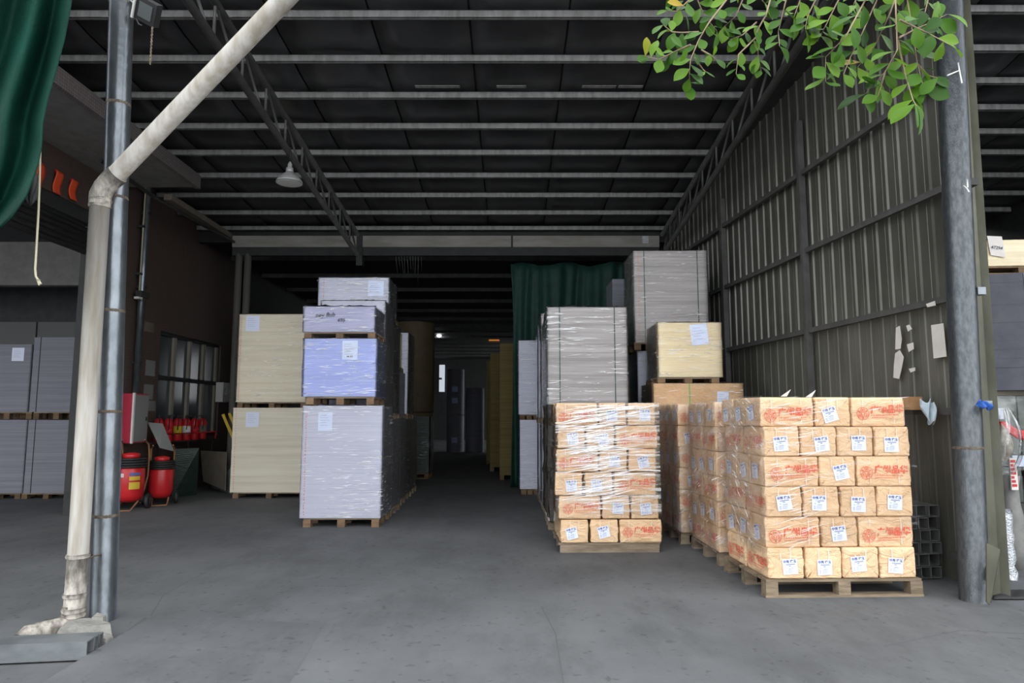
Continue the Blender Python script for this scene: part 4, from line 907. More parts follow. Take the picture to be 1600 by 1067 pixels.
# ---------------------------------------------------------------- cloths
def drape(name, fn, nu, nv, mt, label, cat, th=.008):
    mb = MB(); mb.grid(fn, nu, nv); return tag(thicken(mb.obj(name, M[mt]), th), label, cat)
def cur(u, v):                                  # v 0 top, 1 bottom; gathered at two ties
    z = 4.62 * (1 - v) + .05 * v; x = lerp(-.03, 2.62, u)
    fold = .06 * math.sin(u * 62 + 1.2 * math.sin(v * 4)) * (.4 + v) + .09 * math.sin(u * 15 + 1.5 * v)
    swag = .10 * math.sin(u * 17 + 6 * v) * math.exp(-v * 3)
    return Vector((x + .05 * math.sin(v * 3.1) * (1 - 2 * u) + swag * .4, 13.95 + fold, z + swag * .5 - .02))
drape('curtain', cur, 110, 24, 'curtain', 'dark green curtain gathered in folds below the pale beam', 'curtain')
def frg(i): return P(622 + i * 5, 405, 13.5)
fr = thing('torn_fringe', 'ragged pale plastic strips dangling under the beam', 'fringe', (-2.0, 13.5, 4.62))
for i in range(10):
    p = P(618 + i * 4.4, 400, 13.5); l = random.uniform(.15, .6); mb = MB(); x0 = p.x + 2.0
    mb.add([(x0, 0, .05), (x0 + .012, 0, .05), (x0 + .03 + random.uniform(-.04, .04), .01, -l)], [(0, 1, 2)]); mb.obj('strip', M['interior'], fr)
TR = [(116, -60), (112, 0), (101, 60), (87, 112), (72, 165), (66, 195), (65, 228), (58, 262), (42, 305), (20, 338), (-6, 362), (-60, 400)]
def tarp(u, v):                                 # right edge follows the drawn-up hem, its unseen left part is added to block light
    k = v * (len(TR) - 1); i = min(int(k), len(TR) - 2); a, b = TR[i], TR[i + 1]; x = lerp(a[0], b[0], k - i); y = lerp(a[1], b[1], k - i)
    f = (1 - u) ** 1.4; px = lerp(x, -520, f); py = lerp(y, lerp(-160, 560, v), f)
    Y = 4.25 + .09 * math.sin(f * 60 - v * 3) + .07 * math.sin(f * 23 + v * 4) - .12 * (u > .9) * (u - .9) * 10
    return P(px, py, Y)
drape('tarpaulin', tarp, 90, 40, 'tarp', 'dark green tarpaulin hanging in folds at the left eave', 'tarpaulin')
mb = MB(); mb.tube([P(x_, y_, 4.3) for x_, y_ in ((63, 222), (62, 270), (60, 330), (57, 385), (55, 420), (56, 432), (60, 438), (64, 444))], .007, 6)
o = tag(mb.obj('rope', M['rope']), 'pale frayed rope dangling from the green tarpaulin', 'rope')
mb = MB(); mb.tube([P(60, 437, 4.3), P(61, 446, 4.3)], [.012, .004], 6); mb.obj('frayed_end', M['rope'], o)
def bag(u, v):
    p = P(46, 290, 4.5); q_ = 2 * math.pi * u; r = .06 * math.sin(math.pi * min(1, .12 + v * .85)) * (1 + .35 * math.sin(q_ * 5 + v * 6))
    return p + Vector((r * math.cos(q_) * .8 + .03 * (v - .5), r * math.sin(q_), .14 - v * .28))
drape('plastic_bundle', bag, 30, 10, 'silver', 'crumpled grey plastic bundle tucked beside the green tarpaulin', 'plastic', .003)
bpy.data.objects['plastic_bundle'].data.materials[0] = M['dark']
for i, (x_, y0_, y1_) in enumerate(((62, 254, 291), (91, 268, 303), (115, 282, 313))):
    p = WL(x_, (y0_ + y1_) / 2, .04); h = WL(x_, y0_, .04).z - WL(x_, y1_, .04).z
    t = thing('red_tag', ['leftmost', 'middle', 'rightmost'][i] + ' of three orange-red cloth tags above the shutter', 'cloth tag', p, 0, 'orange-red tags above the shutter')
    mb = MB(); mb.grid(lambda u, v, h=h: Vector((.02 * math.sin(v * 5 + i), (u - .5) * .16, (.5 - v) * h)), 4, 8); thicken(mb.obj('cloth', M['orange'], t), .006)
    mb = MB(); mb.box((-.03, -.05, h * .5 - .02), (-.005, .05, h * .5 + .02)); mb.obj('clip', M['redp'], t)

# ---------------------------------------------------------------- pendant lamp
pl = thing('pendant_lamp', 'grey bell-shaped pendant lamp hanging under the left roof truss', 'lamp', P(452, 286, 9.0))
mb = MB(); prof_ = [(.178, 0), (.174, .02), (.145, .065), (.095, .11), (.06, .14), (.05, .155)]
mb.lathe(prof_, 28); pl_s = mb.obj('shade', M['lampm'], pl)
mb = MB(); mb.lathe([(.05, .155), (.052, .16), (.048, .21), (.03, .225), (.03, .26), (.012, .30)], 16); mb.obj('cap', M['lampm'], pl)
mb = MB(); mb.lathe([(.165, -.004), (.15, -.006), (.05, -.01)], 20); mb.obj('bulb_glass', M['whitep'], pl)
mb = MB(); mb.tube([(0, 0, .29), (-.02, .05, ZR(9.0) - pl.location.z - .45)], .008, 6); mb.obj('hanging_rod', M['dark'], pl)

# ---------------------------------------------------------------- left wall fittings
def wallbox(name, x0, y0, x1, y1, depth, mt, label, cat, group=None):
    a = WL(x0, y0); b = WL(x1, y1); t = thing(name, label, cat, (WLX, a.y, b.z), 0, group); return t, b.y - a.y, a.z - b.z
a = 11.0
hc = thing('fire_hose_cabinet', 'red-sided fire hose cabinet with grey front on the left wall', 'cabinet', (WLX + .004, 11.08, 1.02))
mb = MB(); mb.box((.0, 0, 0), (.27, .46, .80)); mb.obj('body', M['pink'], hc)
mb = MB(); mb.box((.272, .03, .02), (.285, .45, .78)); d_ = mb.obj('door', M['greyboard'], hc)
mb = MB(); mb.box((.286, .38, .36), (.295, .42, .42)); mb.obj('latch', M['dark'], d_)
mb = MB(); mb.box((.262, -.008, -.005), (.292, .03, .81)); mb.obj('edge_trim', M['whitep'], hc)
for (x_, y0_, y1_, r, mt, lab) in ((213, 285, 618, .055, 'galv', 'thick grey conduit running down to the fire hose cabinet'), (209, 250, 460, .012, 'rope', 'thin pale cable running down beside the thick conduit')):
    p0, p1_ = WL(x_ + 3, y0_, .1), WL(x_, y1_, .1); Yc = 10.75
    q0 = WL(x_, 600, .1); t = thing('conduit', lab, 'pipe', (q0.x, q0.y, 0))
    zt_ = P(x_, y0_, q0.y).z; zb2 = P(x_, y1_, q0.y).z
    mb = MB(); mb.tube([(0, 0, zb2), (0, 0, zt_)], r, 14); mb.obj('pipe', M[mt], t)
    for f in (.15, .5, .85):
        mb = MB(); mb.box((-.09, -.03, lerp(zb2, zt_, f) - .02), (r + .01, .03, lerp(zb2, zt_, f) + .02)); mb.obj('clamp', M['dark'], t)
p = WL(212, 460, .05)
t = thing('junction_box', 'small dark junction box clipped on the conduit', 'junction box', p); mb = MB(); mb.box((.05, -.1, -.05), (.15, .16, .05)); mb.obj('box', M['dark'], t); mb = MB(); mb.box((.04, -.12, -.09), (.12, .0, -.055)); mb.obj('bracket', M['whitep'], t)
for i, (x_, y0_, y1_) in enumerate(((233, 502, 520), (235, 562, 588), (232, 600, 624), (236, 626, 642))):
    a_, b_ = WL(x_ - 6, y0_, .012), WL(x_ + 7, y1_, .012)
    mb = MB(); mb.box((0, 0, 0), (.006, b_.y - a_.y, a_.z - b_.z)); tag(mb.obj('wall_notice', M['greyboard'] if i else M['board'], None, loc=(WLX + .002, a_.y, b_.z)), ['faded notice sheet highest on the brown tiled wall', 'second notice sheet down on the brown tiled wall', 'third notice sheet down on the brown tiled wall', 'lowest notice sheet on the brown tiled wall'][i], 'notice', 'notices on the left wall')
p = WL(340, 615, 0)
t = thing('meter_box', 'white electric meter box right of the window', 'meter box', (WLX, p.y - .1, P(340, 628, p.y).z)); mb = MB(); mb.box((0, 0, 0), (.16, .34, .42)); mb.obj('case', M['whitep'], t); mb = MB(); mb.box((.161, .09, .16), (.166, .22, .30)); mb.obj('dial_window', M['glass'], t)
# extinguisher rack and six hand extinguishers
rk = thing('extinguisher_rack', 'dark rail shelf below the window holding fire extinguishers', 'rack', (WLX, 11.9, 0))
mb = MB(); mb.box((.03, 0, .98), (.33, 2.2, 1.0)); mb.obj('shelf', M['dark'], rk)
mb = MB(); mb.tube([(.33, 0, 1.14), (.33, 2.2, 1.14)], .013, 6); mb.tube([(.33, 0, 1.0), (.33, 0, 1.14)], .012, 6); mb.tube([(.33, 2.2, 1.0), (.33, 2.2, 1.14)], .012, 6); mb.obj('rail', M['redp'], rk)
for y_ in (.05, 1.1, 2.15):
    mb = MB(); mb.tube([(.3, y_, 0), (.3, y_, .98)], .015, 6); mb.obj('leg', M['dark'], rk)
def ext_parts(t, s, band, tone):
    mb = MB(); mb.lathe([(.07 * s, 0), (.078 * s, .02 * s), (.078 * s, .33 * s), (.06 * s, .39 * s), (.03 * s, .42 * s)], 16); mb.obj('cylinder', M[tone], t)
    mb = MB(); mb.lathe([(.0795 * s, .12 * s), (.0795 * s, .27 * s)], 16); mb.obj('label_band', M[band], t)
    mb = MB(); mb.lathe([(.028 * s, .42 * s), (.028 * s, .46 * s), (.012 * s, .47 * s)], 10); mb.box((-.01 * s, -.012 * s, .45 * s), (.10 * s, .012 * s, .475 * s)); mb.obj('valve', M['black'], t)
    mb = MB(); mb.tube([(.0, -.03 * s, .44 * s), (.06 * s, -.09 * s, .40 * s), (.05 * s, -.10 * s, .2 * s)], .010 * s, 6); mb.obj('hose', M['black'], t)
exl = ['first extinguisher on the rack, yellow band', 'second extinguisher on the rack, plain dull red', 'third extinguisher on the rack, yellow label', 'fourth extinguisher on the rack, pale label', 'fifth extinguisher on the rack, bright red', 'sixth extinguisher on the rack, farthest from the camera']
for i in range(6):
    t = thing('fire_extinguisher', 'small red ' + exl[i], 'fire extinguisher', (WLX + .2, 12.08 + i * .34, 1.0), 0, 'hand extinguishers on the rack')
    ext_parts(t, 1.0, ['yellow', 'redp', 'yellow', 'paper', 'redp', 'board'][i], 'redp')
# two wheeled extinguishers
def wheeled(x, y, rz, label, s, lab2):
    t = thing('wheeled_extinguisher', label, 'fire extinguisher', (x, y, 0), rz, 'wheeled extinguishers')
    mb = MB(); mb.lathe([(.10 * s, .12 * s), (.18 * s, .16 * s), (.21 * s, .24 * s), (.215 * s, .62 * s), (.19 * s, .70 * s), (.12 * s, .76 * s), (.08 * s, .80 * s)], 24); mb.obj('tank', M['redp'], t)
    mb = MB(); mb.lathe([(.08 * s, .80 * s), (.13 * s, .81 * s), (.13 * s, .88 * s), (.05 * s, .90 * s)], 16); mb.obj('valve_guard', M['redp'], t)
    for k in range(4):
        mb = MB(); r = (.225 - .006 * k) * s; mb.tube([(r * math.cos(a_ * math.pi / 10), r * math.sin(a_ * math.pi / 10), (.68 + .04 * k) * s) for a_ in range(21)], .02 * s, 8, cap=False); mb.obj('hose_coil', M['black'], t)
    for sx in (-1, 1):
        mb = MB(); c = Vector((sx * .27 * s, .06, .12 * s)); mb.tube([c - Vector((.025, 0, 0)), c + Vector((.025, 0, 0))], .12 * s, 18); wl = mb.obj('wheel', M['black'], t)
        mb = MB(); mb.tube([c - Vector((.03, 0, 0)), c + Vector((.03, 0, 0))], .05 * s, 12); mb.obj('hub', M['galv'], wl)
        mb = MB(); mb.tube([(sx * .14 * s, .1, .08 * s), (sx * .2 * s, .22 * s, .5 * s), (sx * .2 * s, .24 * s, .85 * s), (sx * .2 * s, .18 * s, 1.02 * s), (sx * .17 * s, .05, 1.1 * s)], .014, 8); mb.obj('handle_bar', M['card'], t)
    mb = MB(); mb.tube([(-.25 * s, .06, .12 * s), (.25 * s, .06, .12 * s)], .014, 8); mb.obj('axle', M['dark'], t)
    mb = MB(); mb.tube([(-.14 * s, .0, .13 * s), (-.13 * s, -.24 * s, .05 * s), (-.12 * s, -.30 * s, .012), (.12 * s, -.30 * s, .012), (.13 * s, -.24 * s, .05 * s), (.14 * s, 0, .13 * s)], .012, 8); mb.obj('foot_stand', M['card'], t)
    for (a0, a1, z0, z1, mt) in lab2:
        mb = MB(); r = .218 * s
        mb.grid(lambda u, v: Vector((r * math.sin(lerp(a0, a1, u)), -r * math.cos(lerp(a0, a1, u)), lerp(z0, z1, v) * s)), 6, 1); mb.obj('label', M[mt], t)
    return t
wheeled(-6.03, 10.95, R(12), 'nearer wheeled red extinguisher with yellow and white labels', .98, [(.25, 1.0, .33, .44, 'yellow'), (.25, 1.0, .47, .53, 'yellow'), (.25, 1.0, .54, .59, 'ink'), (-.5, -.12, .52, .58, 'paper')])
wheeled(-5.84, 11.55, R(25), 'plain red wheeled extinguisher behind the labelled one', .88, [])
def lean_board(name, pts, th, mt, label, cat='board'):
    mb = MB(); mb.add(pts, [tuple(range(len(pts)))]); return tag(thicken(mb.obj(name, M[mt]), th), label, cat)
g = lambda px, py, dz=.0: G(px, py) + Vector((0, 0, dz))
lean_board('plastic_sheeting', [G(268, 778), G(307, 773), P(311, 700, 12.5), P(272, 701, 12.4)], .02, 'greentape', 'dark plastic-covered panel leaning behind the wheeled extinguishers')
lean_board('brown_board', [P(318, 752, 13.55), P(352, 766, 13.0), P(354, 706, 13.1), P(314, 704, 13.75)], .02, 'board', 'brown board leaning below the window')
lean_board('pale_board', [G(331, 762), G(362, 772), P(364, 728, 12.9), P(352, 735, 13.2)], .02, 'greyboard', 'pale grey board lying against the lower beige stack')
lean_board('grey_sheet', [P(250, 700, 11.5), P(272, 705, 11.7), P(254, 662, 11.75), P(231, 660, 11.6)], .015, 'greyboard', 'grey sheet with pale edge propped behind the extinguishers')
for i, (a_, b_) in enumerate((((364, 690), (346, 648)), ((371, 682), (356, 646)))):
    pa, pb = P(*a_, 13.28), P(*b_, 13.34); mb = MB(); d = (pb - pa).normalized(); n_ = Vector((.05, 0, .02)); e = Vector((0, .03, 0)); pa2 = pa - d * .9
    mb.add([pa2, pa2 + n_, pa2 + n_ + e, pa2 + e, pb, pb + n_, pb + n_ + e, pb + e], [(0, 1, 5, 4), (1, 2, 6, 5), (2, 3, 7, 6), (3, 0, 4, 7), (0, 3, 2, 1), (4, 5, 6, 7)])
    tag(mb.obj('yellow_batten', M['yellow']), ['yellow batten leaning left of the other by the beige stack', 'yellow batten partly hidden by the beige stack'][i], 'batten', 'yellow battens by the beige stack')

# ---------------------------------------------------------------- right wall: tubes, plank, papers, rag
ang = math.atan(-WRS) + .03
q0 = Vector((3.535, 6.26, 0)); ROW6 = ['bottom', 'second', 'third', 'fourth', 'fifth', 'top']; tw = .108
tm = MB(); s_ = tw - .006; k_ = .006; L_ = 1.1
def tubebox(mb, x0, z0, w, h, y0, y1, k):
    o_ = [(x0, z0), (x0 + w, z0), (x0 + w, z0 + h), (x0, z0 + h)]; i_ = [(x0 + k, z0 + k), (x0 + w - k, z0 + k), (x0 + w - k, z0 + h - k), (x0 + k, z0 + h - k)]
    vs = [(a, y0, b) for a, b in o_] + [(a, y0, b) for a, b in i_] + [(a, y1, b) for a, b in o_] + [(a, y1, b) for a, b in i_]
    fs = []
    for i in range(4):
        j = (i + 1) % 4; fs += [(i, j, 4 + j, 4 + i), (8 + i, 12 + i, 12 + j, 8 + j), (i, 8 + i, 8 + j, j), (4 + i, 4 + j, 12 + j, 12 + i)]
    mb.add(vs, fs)
tubebox(tm, 0, 0, s_, s_, 0, L_, k_); TUBE = tm.mesh('square_tube', M['tube'])
for c in range(3):
    for r in range(6):
        off = Matrix.Rotation(ang, 4, 'Z') @ Vector((c * tw, random.uniform(-.03, .03), 0))
        tag(link('square_tube', TUBE, None, q0 + off + Vector((0, 0, .012 + r * tw)), (0, 0, ang)), f'grey hollow square tube, {ROW6[r]} row, {["column nearest the bales", "middle column", "column nearest the wall"][c]} of the tube pile', 'steel tube', 'square tubes piled by the wall')
p = WR(1424, 640, .12); mb = MB(); mb.box((0, 0, 0), (.13, .9, .12)); tag(mb.obj('plank', M['plank'], None, loc=(P(1422, 640, 6.3).x, 6.3, 1.51), rot=(0, 0, ang)), 'orange-brown plank lying on the wall rail behind the kraft bales', 'plank')
mb = MB(); 
pc = P(1447, 640, 6.2)
mb.grid(lambda u, v: pc + Vector(((u - .5) * .13 * (1 - .5 * v) + .02 * v, -.03 + .03 * math.sin(u * 9 + v * 5), .08 - v * .2 + .02 * math.sin(u * 12))), 14, 12)
tag(thicken(mb.obj('rag', M['rag']), .006), 'pale blue crumpled rag hung on the wall rail by the plank', 'rag')
a_, b_ = P(1426, 798, 6.75), P(1452, 716, 6.75)
mb = MB(); mb.add([(a_.x, 0, a_.z - .1), (b_.x, .02, a_.z - .1), (b_.x + .0, .05, lerp(a_.z, b_.z, .7)), (b_.x - .03, .06, b_.z), (a_.x, .05, b_.z + .02)], [(0, 1, 2, 3, 4)])
tag(thicken(mb.obj('cardboard_sheet', M['card'], None, loc=(0, 6.78, 0)), .012), 'brown cardboard sheet standing behind the tube pile', 'cardboard')
def wallsheet(name, quad, mt, label, cat='paper', grp=None, curl=0):
    pts = [WR(x_, y_, .045) for x_, y_ in quad]; mb = MB(); mb.add(pts, [tuple(range(len(pts)))[::-1]])
    return tag(thicken(mb.obj(name, M[mt]), .004), label, cat, grp)
wallsheet('posted_sheet', [(1455, 508), (1474, 505), (1479, 557), (1459, 560)], 'paper', 'tall white paper sheet posted on the corrugated wall')
for i, (qd, l) in enumerate((([(1400, 512), (1406, 509), (1409, 530), (1407, 545), (1399, 546)], 'long torn paper strip, upper, leftmost on the wall'), ([(1399, 552), (1406, 547), (1412, 558), (1409, 575), (1405, 592), (1396, 590), (1397, 570)], 'ragged torn paper patch, lowest left on the wall'),
      ([(1416, 509), (1421, 507), (1425, 514), (1419, 518)], 'tiny torn scrap, topmost right of the strip'), ([(1417, 538), (1427, 535), (1428, 545), (1420, 550)], 'small torn scrap, middle right of the strip'), ([(1420, 576), (1430, 574), (1430, 579), (1423, 582)], 'small torn scrap, lowest right of the strip'))):
    wallsheet('torn_paper', qd, 'paper', l, 'torn paper', 'torn papers on the corrugated wall')
pts = [WR(x_, y_, .095) for x_, y_ in ((1447, 475), (1461, 470), (1462, 477), (1449, 480))]
mb = MB(); mb.add(pts, [(3, 2, 1, 0)]); tag(thicken(mb.obj('rail_sticker', M['paper']), .003), 'white paper stuck on the wall rail above the posters', 'paper')

# ---------------------------------------------------------------- right bay goods
def rb(px, py, Y): return P(px, py, Y)
Y = 7.6
a, b_ = P(1539, 600, Y), P(1660, 600, Y); zt_, zb2 = P(1570, 430, Y).z, P(1570, 610, Y).z
t = thing('dark_paper_stack', 'dark slate-grey block of sheets with lit corner painted pale in the right bay', 'paper stack', (a.x, Y, zb2), R(-20))
mb = MB(); n_ = 26
wv = P(1592, 500, Y).x - a.x
for j in range(n_):
    k = random.uniform(-.003, .003); h = (zt_ - zb2) / n_; mb.box((k, k, j * h), (wv + k, .9 + k, (j + 1) * h))
mb.obj('sheets', mat('slate_sheets', (0.075, 0.075, 0.095), (0.095, 0.095, 0.115), rough=0.8), t)
mb = MB(); mb.box((wv + .004, -.005, 0), (wv + .3, .88, zt_ - zb2)); mb.obj('painted_lit_side', M['dimgrey'], t)  # light on this side of the block is put into a paler colour
cz0, cz1 = P(1570, 416, Y).z, P(1570, 376, Y).z
wooden_pallet(a.x - .1, Y, zt_ + .004, 1.2, .9, 'pallet between the slate block and the pale wrapped crate', R(-4), h=cz0 - zt_ - .006)
t = thing('wrapped_crate', 'pale tan crinkled wrapped pack with white tag, highest in right bay', 'crate', (a.x - .12, Y, cz0), R(-4))
mb = MB(); mb.grid(lambda u, v: Vector((u * 1.2, .012 * mnoise.noise(Vector((u * 14, v * 5, 2))), v * (cz1 - cz0))), 26, 8); mb.box((0, .02, 0), (1.2, .85, cz1 - cz0 - .004)); mb.obj('pack', M['cream'], t)
mb = MB(); mb.add([(.27, -.02, .12), (.43, -.02, .09), (.40, -.03, .33), (.24, -.03, .34)], [(0, 1, 2, 3)]); 
mesh_into(mb, text_mesh('47294', .05, M['pen'], .0004), Matrix.Translation((.335, -.035, .20)) @ Matrix.Rotation(R(8), 4, 'Y') @ XZ, 1); mb.obj('white_tag', [M['paper'], M['pen']], t)
# supporting stack with film
zs = P(1570, 618, Y).z
wooden_pallet(a.x - .05, Y + .02, 0, 1.2, .9, 'floor pallet of the wrapped goods in the right bay', h=.12, mt='oldwood')
t = thing('wrapped_goods', 'film-wrapped grey goods with small labels below the slate block', 'wrapped goods', (a.x - .05, Y + .02, .122))
mb = MB(); 
for j in range(4):
    for i in range(3): mb.box((i * .4 + .01, 0, j * (zs - .122) / 4 + .006), (i * .4 + .39, .85, (j + 1) * (zs - .122) / 4 - .006))
mb.obj('cartons', mat('dull_green_carton', (0.10, 0.115, 0.10), (0.14, 0.155, 0.135), rough=0.7), t)
for i, (x_, z_) in enumerate(((.08, zs - .38), (.5, zs - .36), (.3, zs - .9))): mb = MB(); mb.box((x_, -.006, z_), (x_ + .16, -.002, z_ + .12)); mb.obj('carton_label', M['label'], t)
film_sheet('stretch_wrap', [(-.02, .85), (-.02, -.03), (1.22, -.03)], .0, zs - .125, 20, 'filmk', None, seed=31, parent=t, amp=.03, n=30)
mb = MB(); mb.box((0, 0, 0), (1.25, .95, zb2 - zs - .004)); tag(mb.obj('cover_board', M['board'], None, loc=(a.x - .06, Y, zs + .002)), 'dark flat board between the slate block and the wrapped goods', 'board')
# hanging clear bag with red cloth
def bag2(u, v):
    p = P(1566, 680, 6.6); q_ = 2 * math.pi * u; r = (.05 + .10 * math.sin(math.pi * min(1, v * .9 + .05))) * (1 + .18 * math.sin(q_ * 6 + v * 5))
    return p + Vector((r * math.cos(q_), r * math.sin(q_), .26 - v * .62))
mb = MB(); mb.grid(bag2, 30, 14); t = tag(mb.obj('clear_bag', M['bagfilm']), 'clear plastic bag of scraps beside the olive flashing', 'plastic bag')
mb = MB(); mb.grid(lambda u, v: P(1566, 690, 6.6) + Vector((.085 * math.cos(6.283 * u) * math.sin(.1 + 2.9 * v), .085 * math.sin(6.283 * u) * math.sin(.1 + 2.9 * v), .16 - .34 * v + .02 * math.sin(u * 20))), 16, 10); mb.obj('scraps', mat('grey_brown_scraps', (0.16, 0.14, 0.11), (0.34, 0.31, 0.26), scale=(14, 14, 14)), t)
def redc(u, v):
    p = P(1586, 668, 6.7); return p + Vector(((u - .5) * .28, .02 * math.sin(u * 7), -.02 - (u - .3) * .1 + (v - .5) * .09 + .02 * math.sin(u * 8)))
drape('red_cloth', redc, 12, 5, 'redp', 'strip of bright red cloth beside the clear bag', 'cloth', .02)
t = thing('printed_strip', 'red and white printed packaging strip hanging in the right bay', 'packaging', P(1583, 742, 6.65))
mb = MB(); mb.box((-.03, -.01, -.14), (.035, .01, .16)); mb.obj('strip', M['paper'], t)
for i in range(7): mb = MB(); mb.box((-.025, -.014, -.11 + i * .038), (.022 - .01 * (i % 3), -.011, -.085 + i * .038)); mb.obj('red_band', M['redp'], t)
t = thing('foil_roll', 'silver foil-wrapped roll standing upright in the right bay', 'foil roll', P(1578, 912, 6.3)); t.location.z = .0
hh = P(1570, 795, 6.3).z
mb = MB(); mb.tube([(0, 0, 0)] + [(.006 * math.sin(k * 2.1), .004, hh * k / 10) for k in range(1, 11)], [.06 + .008 * math.sin(k * 2.4) for k in range(11)], 14); mb.obj('foil', M['silver'], t)
t2 = thing('dark_bin', 'black rubbish bin standing behind the foil roll', 'bin', (P(1650, 880, 6.9).x, 6.9, 0)); mb = MB(); mb.lathe([(.17, 0), (.2, .45), (.21, .85), (.18, .9)], 18); mb.obj('body', M['black'], t2); mb = MB(); mb.lathe([(.215, .85), (.22, .9), (.1, .95)], 18); mb.obj('lid', M['dark'], t2)
mb = MB(); mb.grid(lambda u, v: G(1552 + 70 * u, 938 - 14 * v) + Vector((0, 0, .012 + .02 * abs(math.sin(u * 7)) * math.sin(v * 3.1))), 16, 5)
tag(thicken(mb.obj('floor_sheet', M['dark']), .006), 'black plastic sheet lying on the ground beside the right post', 'plastic sheet')
t = thing('sack', 'grey limp sack slumped behind the foil roll', 'sack', (P(1580, 790, 6.75).x, 6.75, 0))
mb = MB(); mb.lathe([(.10 + .03 * math.sin(k), z_) for k, z_ in enumerate((0, .15, .3, .45, .6, .75, .88))], 14); mb.obj('cloth', mat('grey_sack', (0.16, 0.155, 0.15), (0.24, 0.235, 0.22)), t)

# ---------------------------------------------------------------- lower left: rectangular tubes, rubble
def rtube(pl_, pr, w, h, label):
    d = (pr - pl_); L = d.length; t_ = MB(); tubebox(t_, 0, 0, w, h, 0, L, .008)
    o = t_.obj('rectangular_tube', M['tubeg'], None, loc=pr + Vector((0, 0, .012)), rot=(0, 0, math.atan2(-(-d.x), -d.y) if False else math.atan2(d.x, -d.y)))
    return tag(o, label, 'steel tube', 'rectangular tubes on the ground')
e1 = G(134, 1034); e1l = G(-90, 1044)
rtube(e1l, e1, .10, .105, 'nearest grey rectangular steel tube lying on the ground')
e2_ = e1 + Vector((-.03, .135, 0)); rtube(e1l + Vector((0, .135, 0)), e2_, .05, .092, 'middle narrow grey steel tube lying on the ground')
rtube(e1l + Vector((0, .215, 0)), e1 + Vector((-.05, .215, 0)), .05, .08, 'rear narrow grey steel tube next to the rubble')
def rock(pts2, z0, h, label, seed):
    rnd = random.Random(seed); n = len(pts2); mb = MB()
    bot = [Vector((p.x, p.y, z0)) for p in pts2]; c = sum(pts2, Vector()) / n
    top = [Vector((lerp(p.x, c.x, .12), lerp(p.y, c.y, .12), z0 + h * rnd.uniform(.75, 1.1))) for p in pts2]
    mb.add(bot + top, [tuple(reversed(range(n))), tuple(range(n, 2 * n))] + [(i, (i + 1) % n, n + (i + 1) % n, n + i) for i in range(n)])
    tag(mb.obj('concrete_lump', M['concrete']), label, 'rubble', 'concrete rubble at the post foot')
rock([G(84, 1003), G(122, 1004), G(176, 998), G(174, 990), G(140, 984), G(104, 985)], 0, .09, 'big flat concrete lump at the foot of the downpipe', 1)
rock([G(150, 1010), G(166, 1014), G(178, 1004), G(170, 998), G(154, 1000)], 0, .05, 'small concrete lump at the end of the steel tubes', 2)
rock([G(140, 987), G(160, 988), G(166, 983), G(150, 979)], .05, .05, 'broken concrete chip between the big lump and the post', 3)

# ---------------------------------------------------------------- leafy branch, upper right
br_ = thing('tree_branch', 'leafy green branch hanging into view above the corrugated wall', 'branch', P(1300, -70, 3.2))
BO = Vector(br_.location)
def leaf_mesh(seed):
    rnd = random.Random(seed); mb = MB(); vs = []; n = 8
    cup = rnd.uniform(.1, .3); bend = rnd.uniform(-.25, .35)
    for j in range(n + 1):
        t_ = j / n; w = .31 * (math.sin(math.pi * t_ ** 1.35) ** .8 if 0 < t_ < 1 else 0) + (.012 if t_ == 0 else 0)
        z = -bend * t_ * t_
        for s_ in (-1, -.5, 0, .5, 1): vs.append((s_ * w, t_, z + abs(s_) * w * cup))
    mb.add(vs, [(j * 5 + k, j * 5 + k + 1, (j + 1) * 5 + k + 1, (j + 1) * 5 + k) for j in range(n) for k in range(4)], 0, True)
    return mb.mesh('leaf', M['leaf'])
LEAVES = [leaf_mesh(s) for s in range(6)]
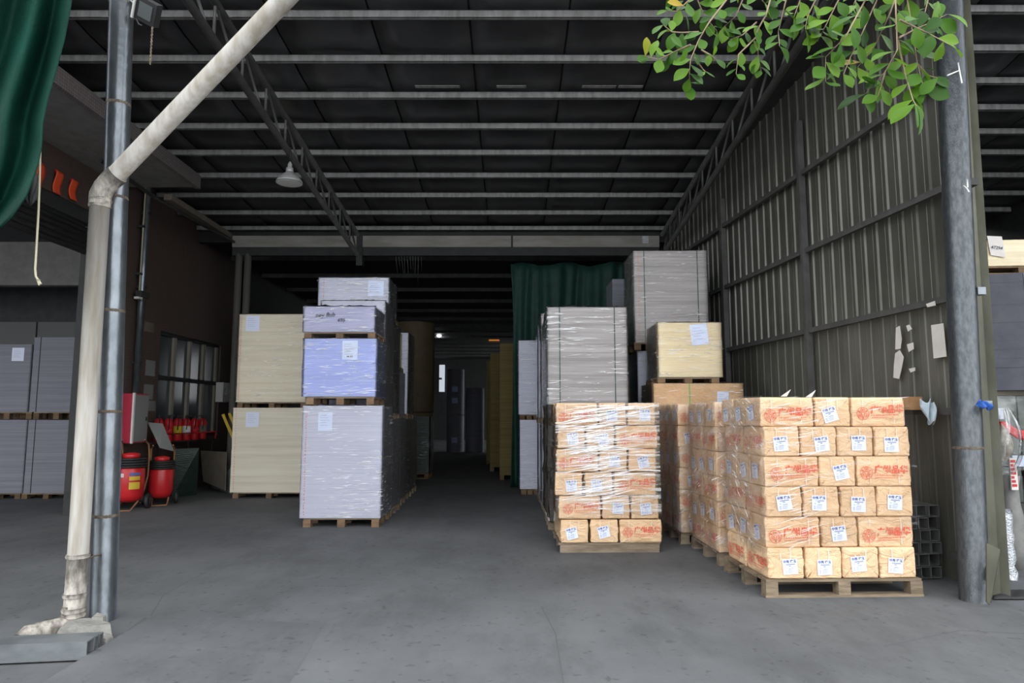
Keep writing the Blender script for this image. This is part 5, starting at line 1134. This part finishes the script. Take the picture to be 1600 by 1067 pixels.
TW = [  # pixel polyline, leaf length, leaves, depth
    ([(1150, -60), (1135, 0), (1108, 35), (1092, 62), (1079, 93), (1077, 116), (1079, 142)], .072, 17, 3.1), ([(1092, 50), (1066, 51), (1050, 50), (1036, 39)], .068, 9, 3.15),
    ([(1079, 70), (1054, 81), (1030, 93), (1008, 88)], .066, 12, 3.05), ([(1096, 78), (1110, 86), (1118, 92)], .06, 4, 3.2), ([(1120, -60), (1077, 0), (1058, 18), (1040, 16)], .07, 10, 3.2),
    ([(1110, -50), (1090, 0), (1100, 25), (1120, 48)], .07, 10, 3.3), ([(1085, 90), (1098, 108), (1102, 112)], .055, 4, 3.1),
    ([(1220, -60), (1197, 23), (1182, 50), (1185, 89), (1189, 110)], .068, 12, 3.25), ([(1182, 58), (1154, 85), (1150, 116)], .062, 7, 3.2), ([(1182, 35), (1160, 55), (1140, 62)], .064, 8, 3.3),
    ([(1170, -60), (1160, 0), (1150, 25), (1128, 45)], .075, 10, 3.35), ([(1240, -60), (1228, 0), (1216, 50), (1218, 72)], .07, 9, 3.2), ([(1200, -60), (1190, 0), (1200, 10)], .08, 7, 3.3),
    ([(1290, -60), (1274, 0), (1262, 25), (1258, 45)], .085, 9, 3.15), ([(1270, -60), (1250, 0), (1240, 28)], .08, 7, 3.25),
    ([(1380, -60), (1352, 0), (1321, 58), (1290, 89), (1290, 128)], .09, 15, 3.05), ([(1400, -60), (1370, 0), (1348, 50), (1329, 89), (1318, 116)], .09, 13, 3.15),
    ([(1420, -60), (1391, 20), (1368, 70), (1340, 105)], .088, 11, 3.2), ([(1440, -60), (1399, 0), (1402, 78), (1383, 112), (1352, 147)], .098, 14, 3.05),
    ([(1402, 58), (1414, 116), (1426, 155), (1432, 166)], .098, 9, 3.0), ([(1450, -60), (1418, 0), (1433, 97), (1445, 147)], .095, 14, 3.1), ([(1406, 58), (1432, 45), (1455, 35), (1480, 22)], .095, 8, 3.05),
    ([(1406, 31), (1450, 52), (1484, 70)], .10, 7, 3.0), ([(1330, -60), (1310, 0), (1290, 40), (1280, 60)], .085, 12, 3.2), ([(1480, -60), (1450, 0), (1440, 40)], .09, 7, 3.2),
    ([(1433, 100), (1450, 118), (1465, 122)], .085, 4, 3.05), ([(1360, -50), (1335, 5), (1325, 30)], .08, 9, 3.3), ([(1383, 112), (1378, 130), (1372, 150)], .08, 4, 3.1)]
rl = random.Random(5); nl = 0
for pts, ll, nleaf, Yd in TW:
    pw = [P(x_, y_, Yd + .06 * math.sin(i * 1.7 + x_)) - BO for i, (x_, y_) in enumerate(pts)]
    # smooth resample
    fine = []
    for i in range(len(pw) - 1):
        for k in range(4): fine.append(pw[i].lerp(pw[i + 1], k / 4))
    fine.append(pw[-1])
    mb = MB(); n = len(fine); mb.tube(fine, [lerp(.005, .0015, i / (n - 1)) for i in range(n)], 5); mb.obj('twig', M['twig'], br_)
    vis = [i for i, p in enumerate(fine) if True]
    for k in range(nleaf):
        if nl >= 298: break
        f = (k + .5) / nleaf; start = .0
        vis0 = next((i for i, (x_, y_) in enumerate(pts) if y_ > -15), 1); lo_ = max(0, vis0 - .6) / (len(pts) - 1)
        f = lo_ + (1 - lo_) * (1 - (1 - f) ** 1.25); idx = min(n - 2, int(f * (n - 1))); p = fine[idx].lerp(fine[idx + 1], f * (n - 1) - idx)
        if k == nleaf - 1: p = fine[-1]
        t_ = (fine[idx + 1] - fine[idx]).normalized(); side = 1 if k % 2 else -1
        ax = Vector((rl.uniform(-.3, .3) + side * t_.z * .9 + t_.x * .6, rl.uniform(-.6, .5), -side * t_.x * .9 + t_.z * .6 - .15)).normalized()
        nr = Vector((rl.uniform(-.6, .6), -1 + rl.uniform(-.2, .6), rl.uniform(.1, 1.1))).normalized()
        xa = ax.cross(nr).normalized(); na = xa.cross(ax).normalized(); sz = ll * rl.uniform(.85, 1.35)
        o = link('leaf', rl.choice(LEAVES), br_); o.matrix_local = Matrix.Translation(p) @ Matrix((xa, ax, na)).transposed().to_4x4() @ Matrix.Scale(sz, 4)
        nl += 1
mb = MB(); mb.tube([P(1080, -70, 3.25) - BO, P(1200, -78, 3.25) - BO, P(1330, -72, 3.2) - BO, P(1480, -66, 3.15) - BO, P(1620, -110, 3.1) - BO, P(1760, -140, 3.0) - BO], [.008, .012, .016, .02, .028, .035], 8); mb.obj('bough', M['twig'], br_)
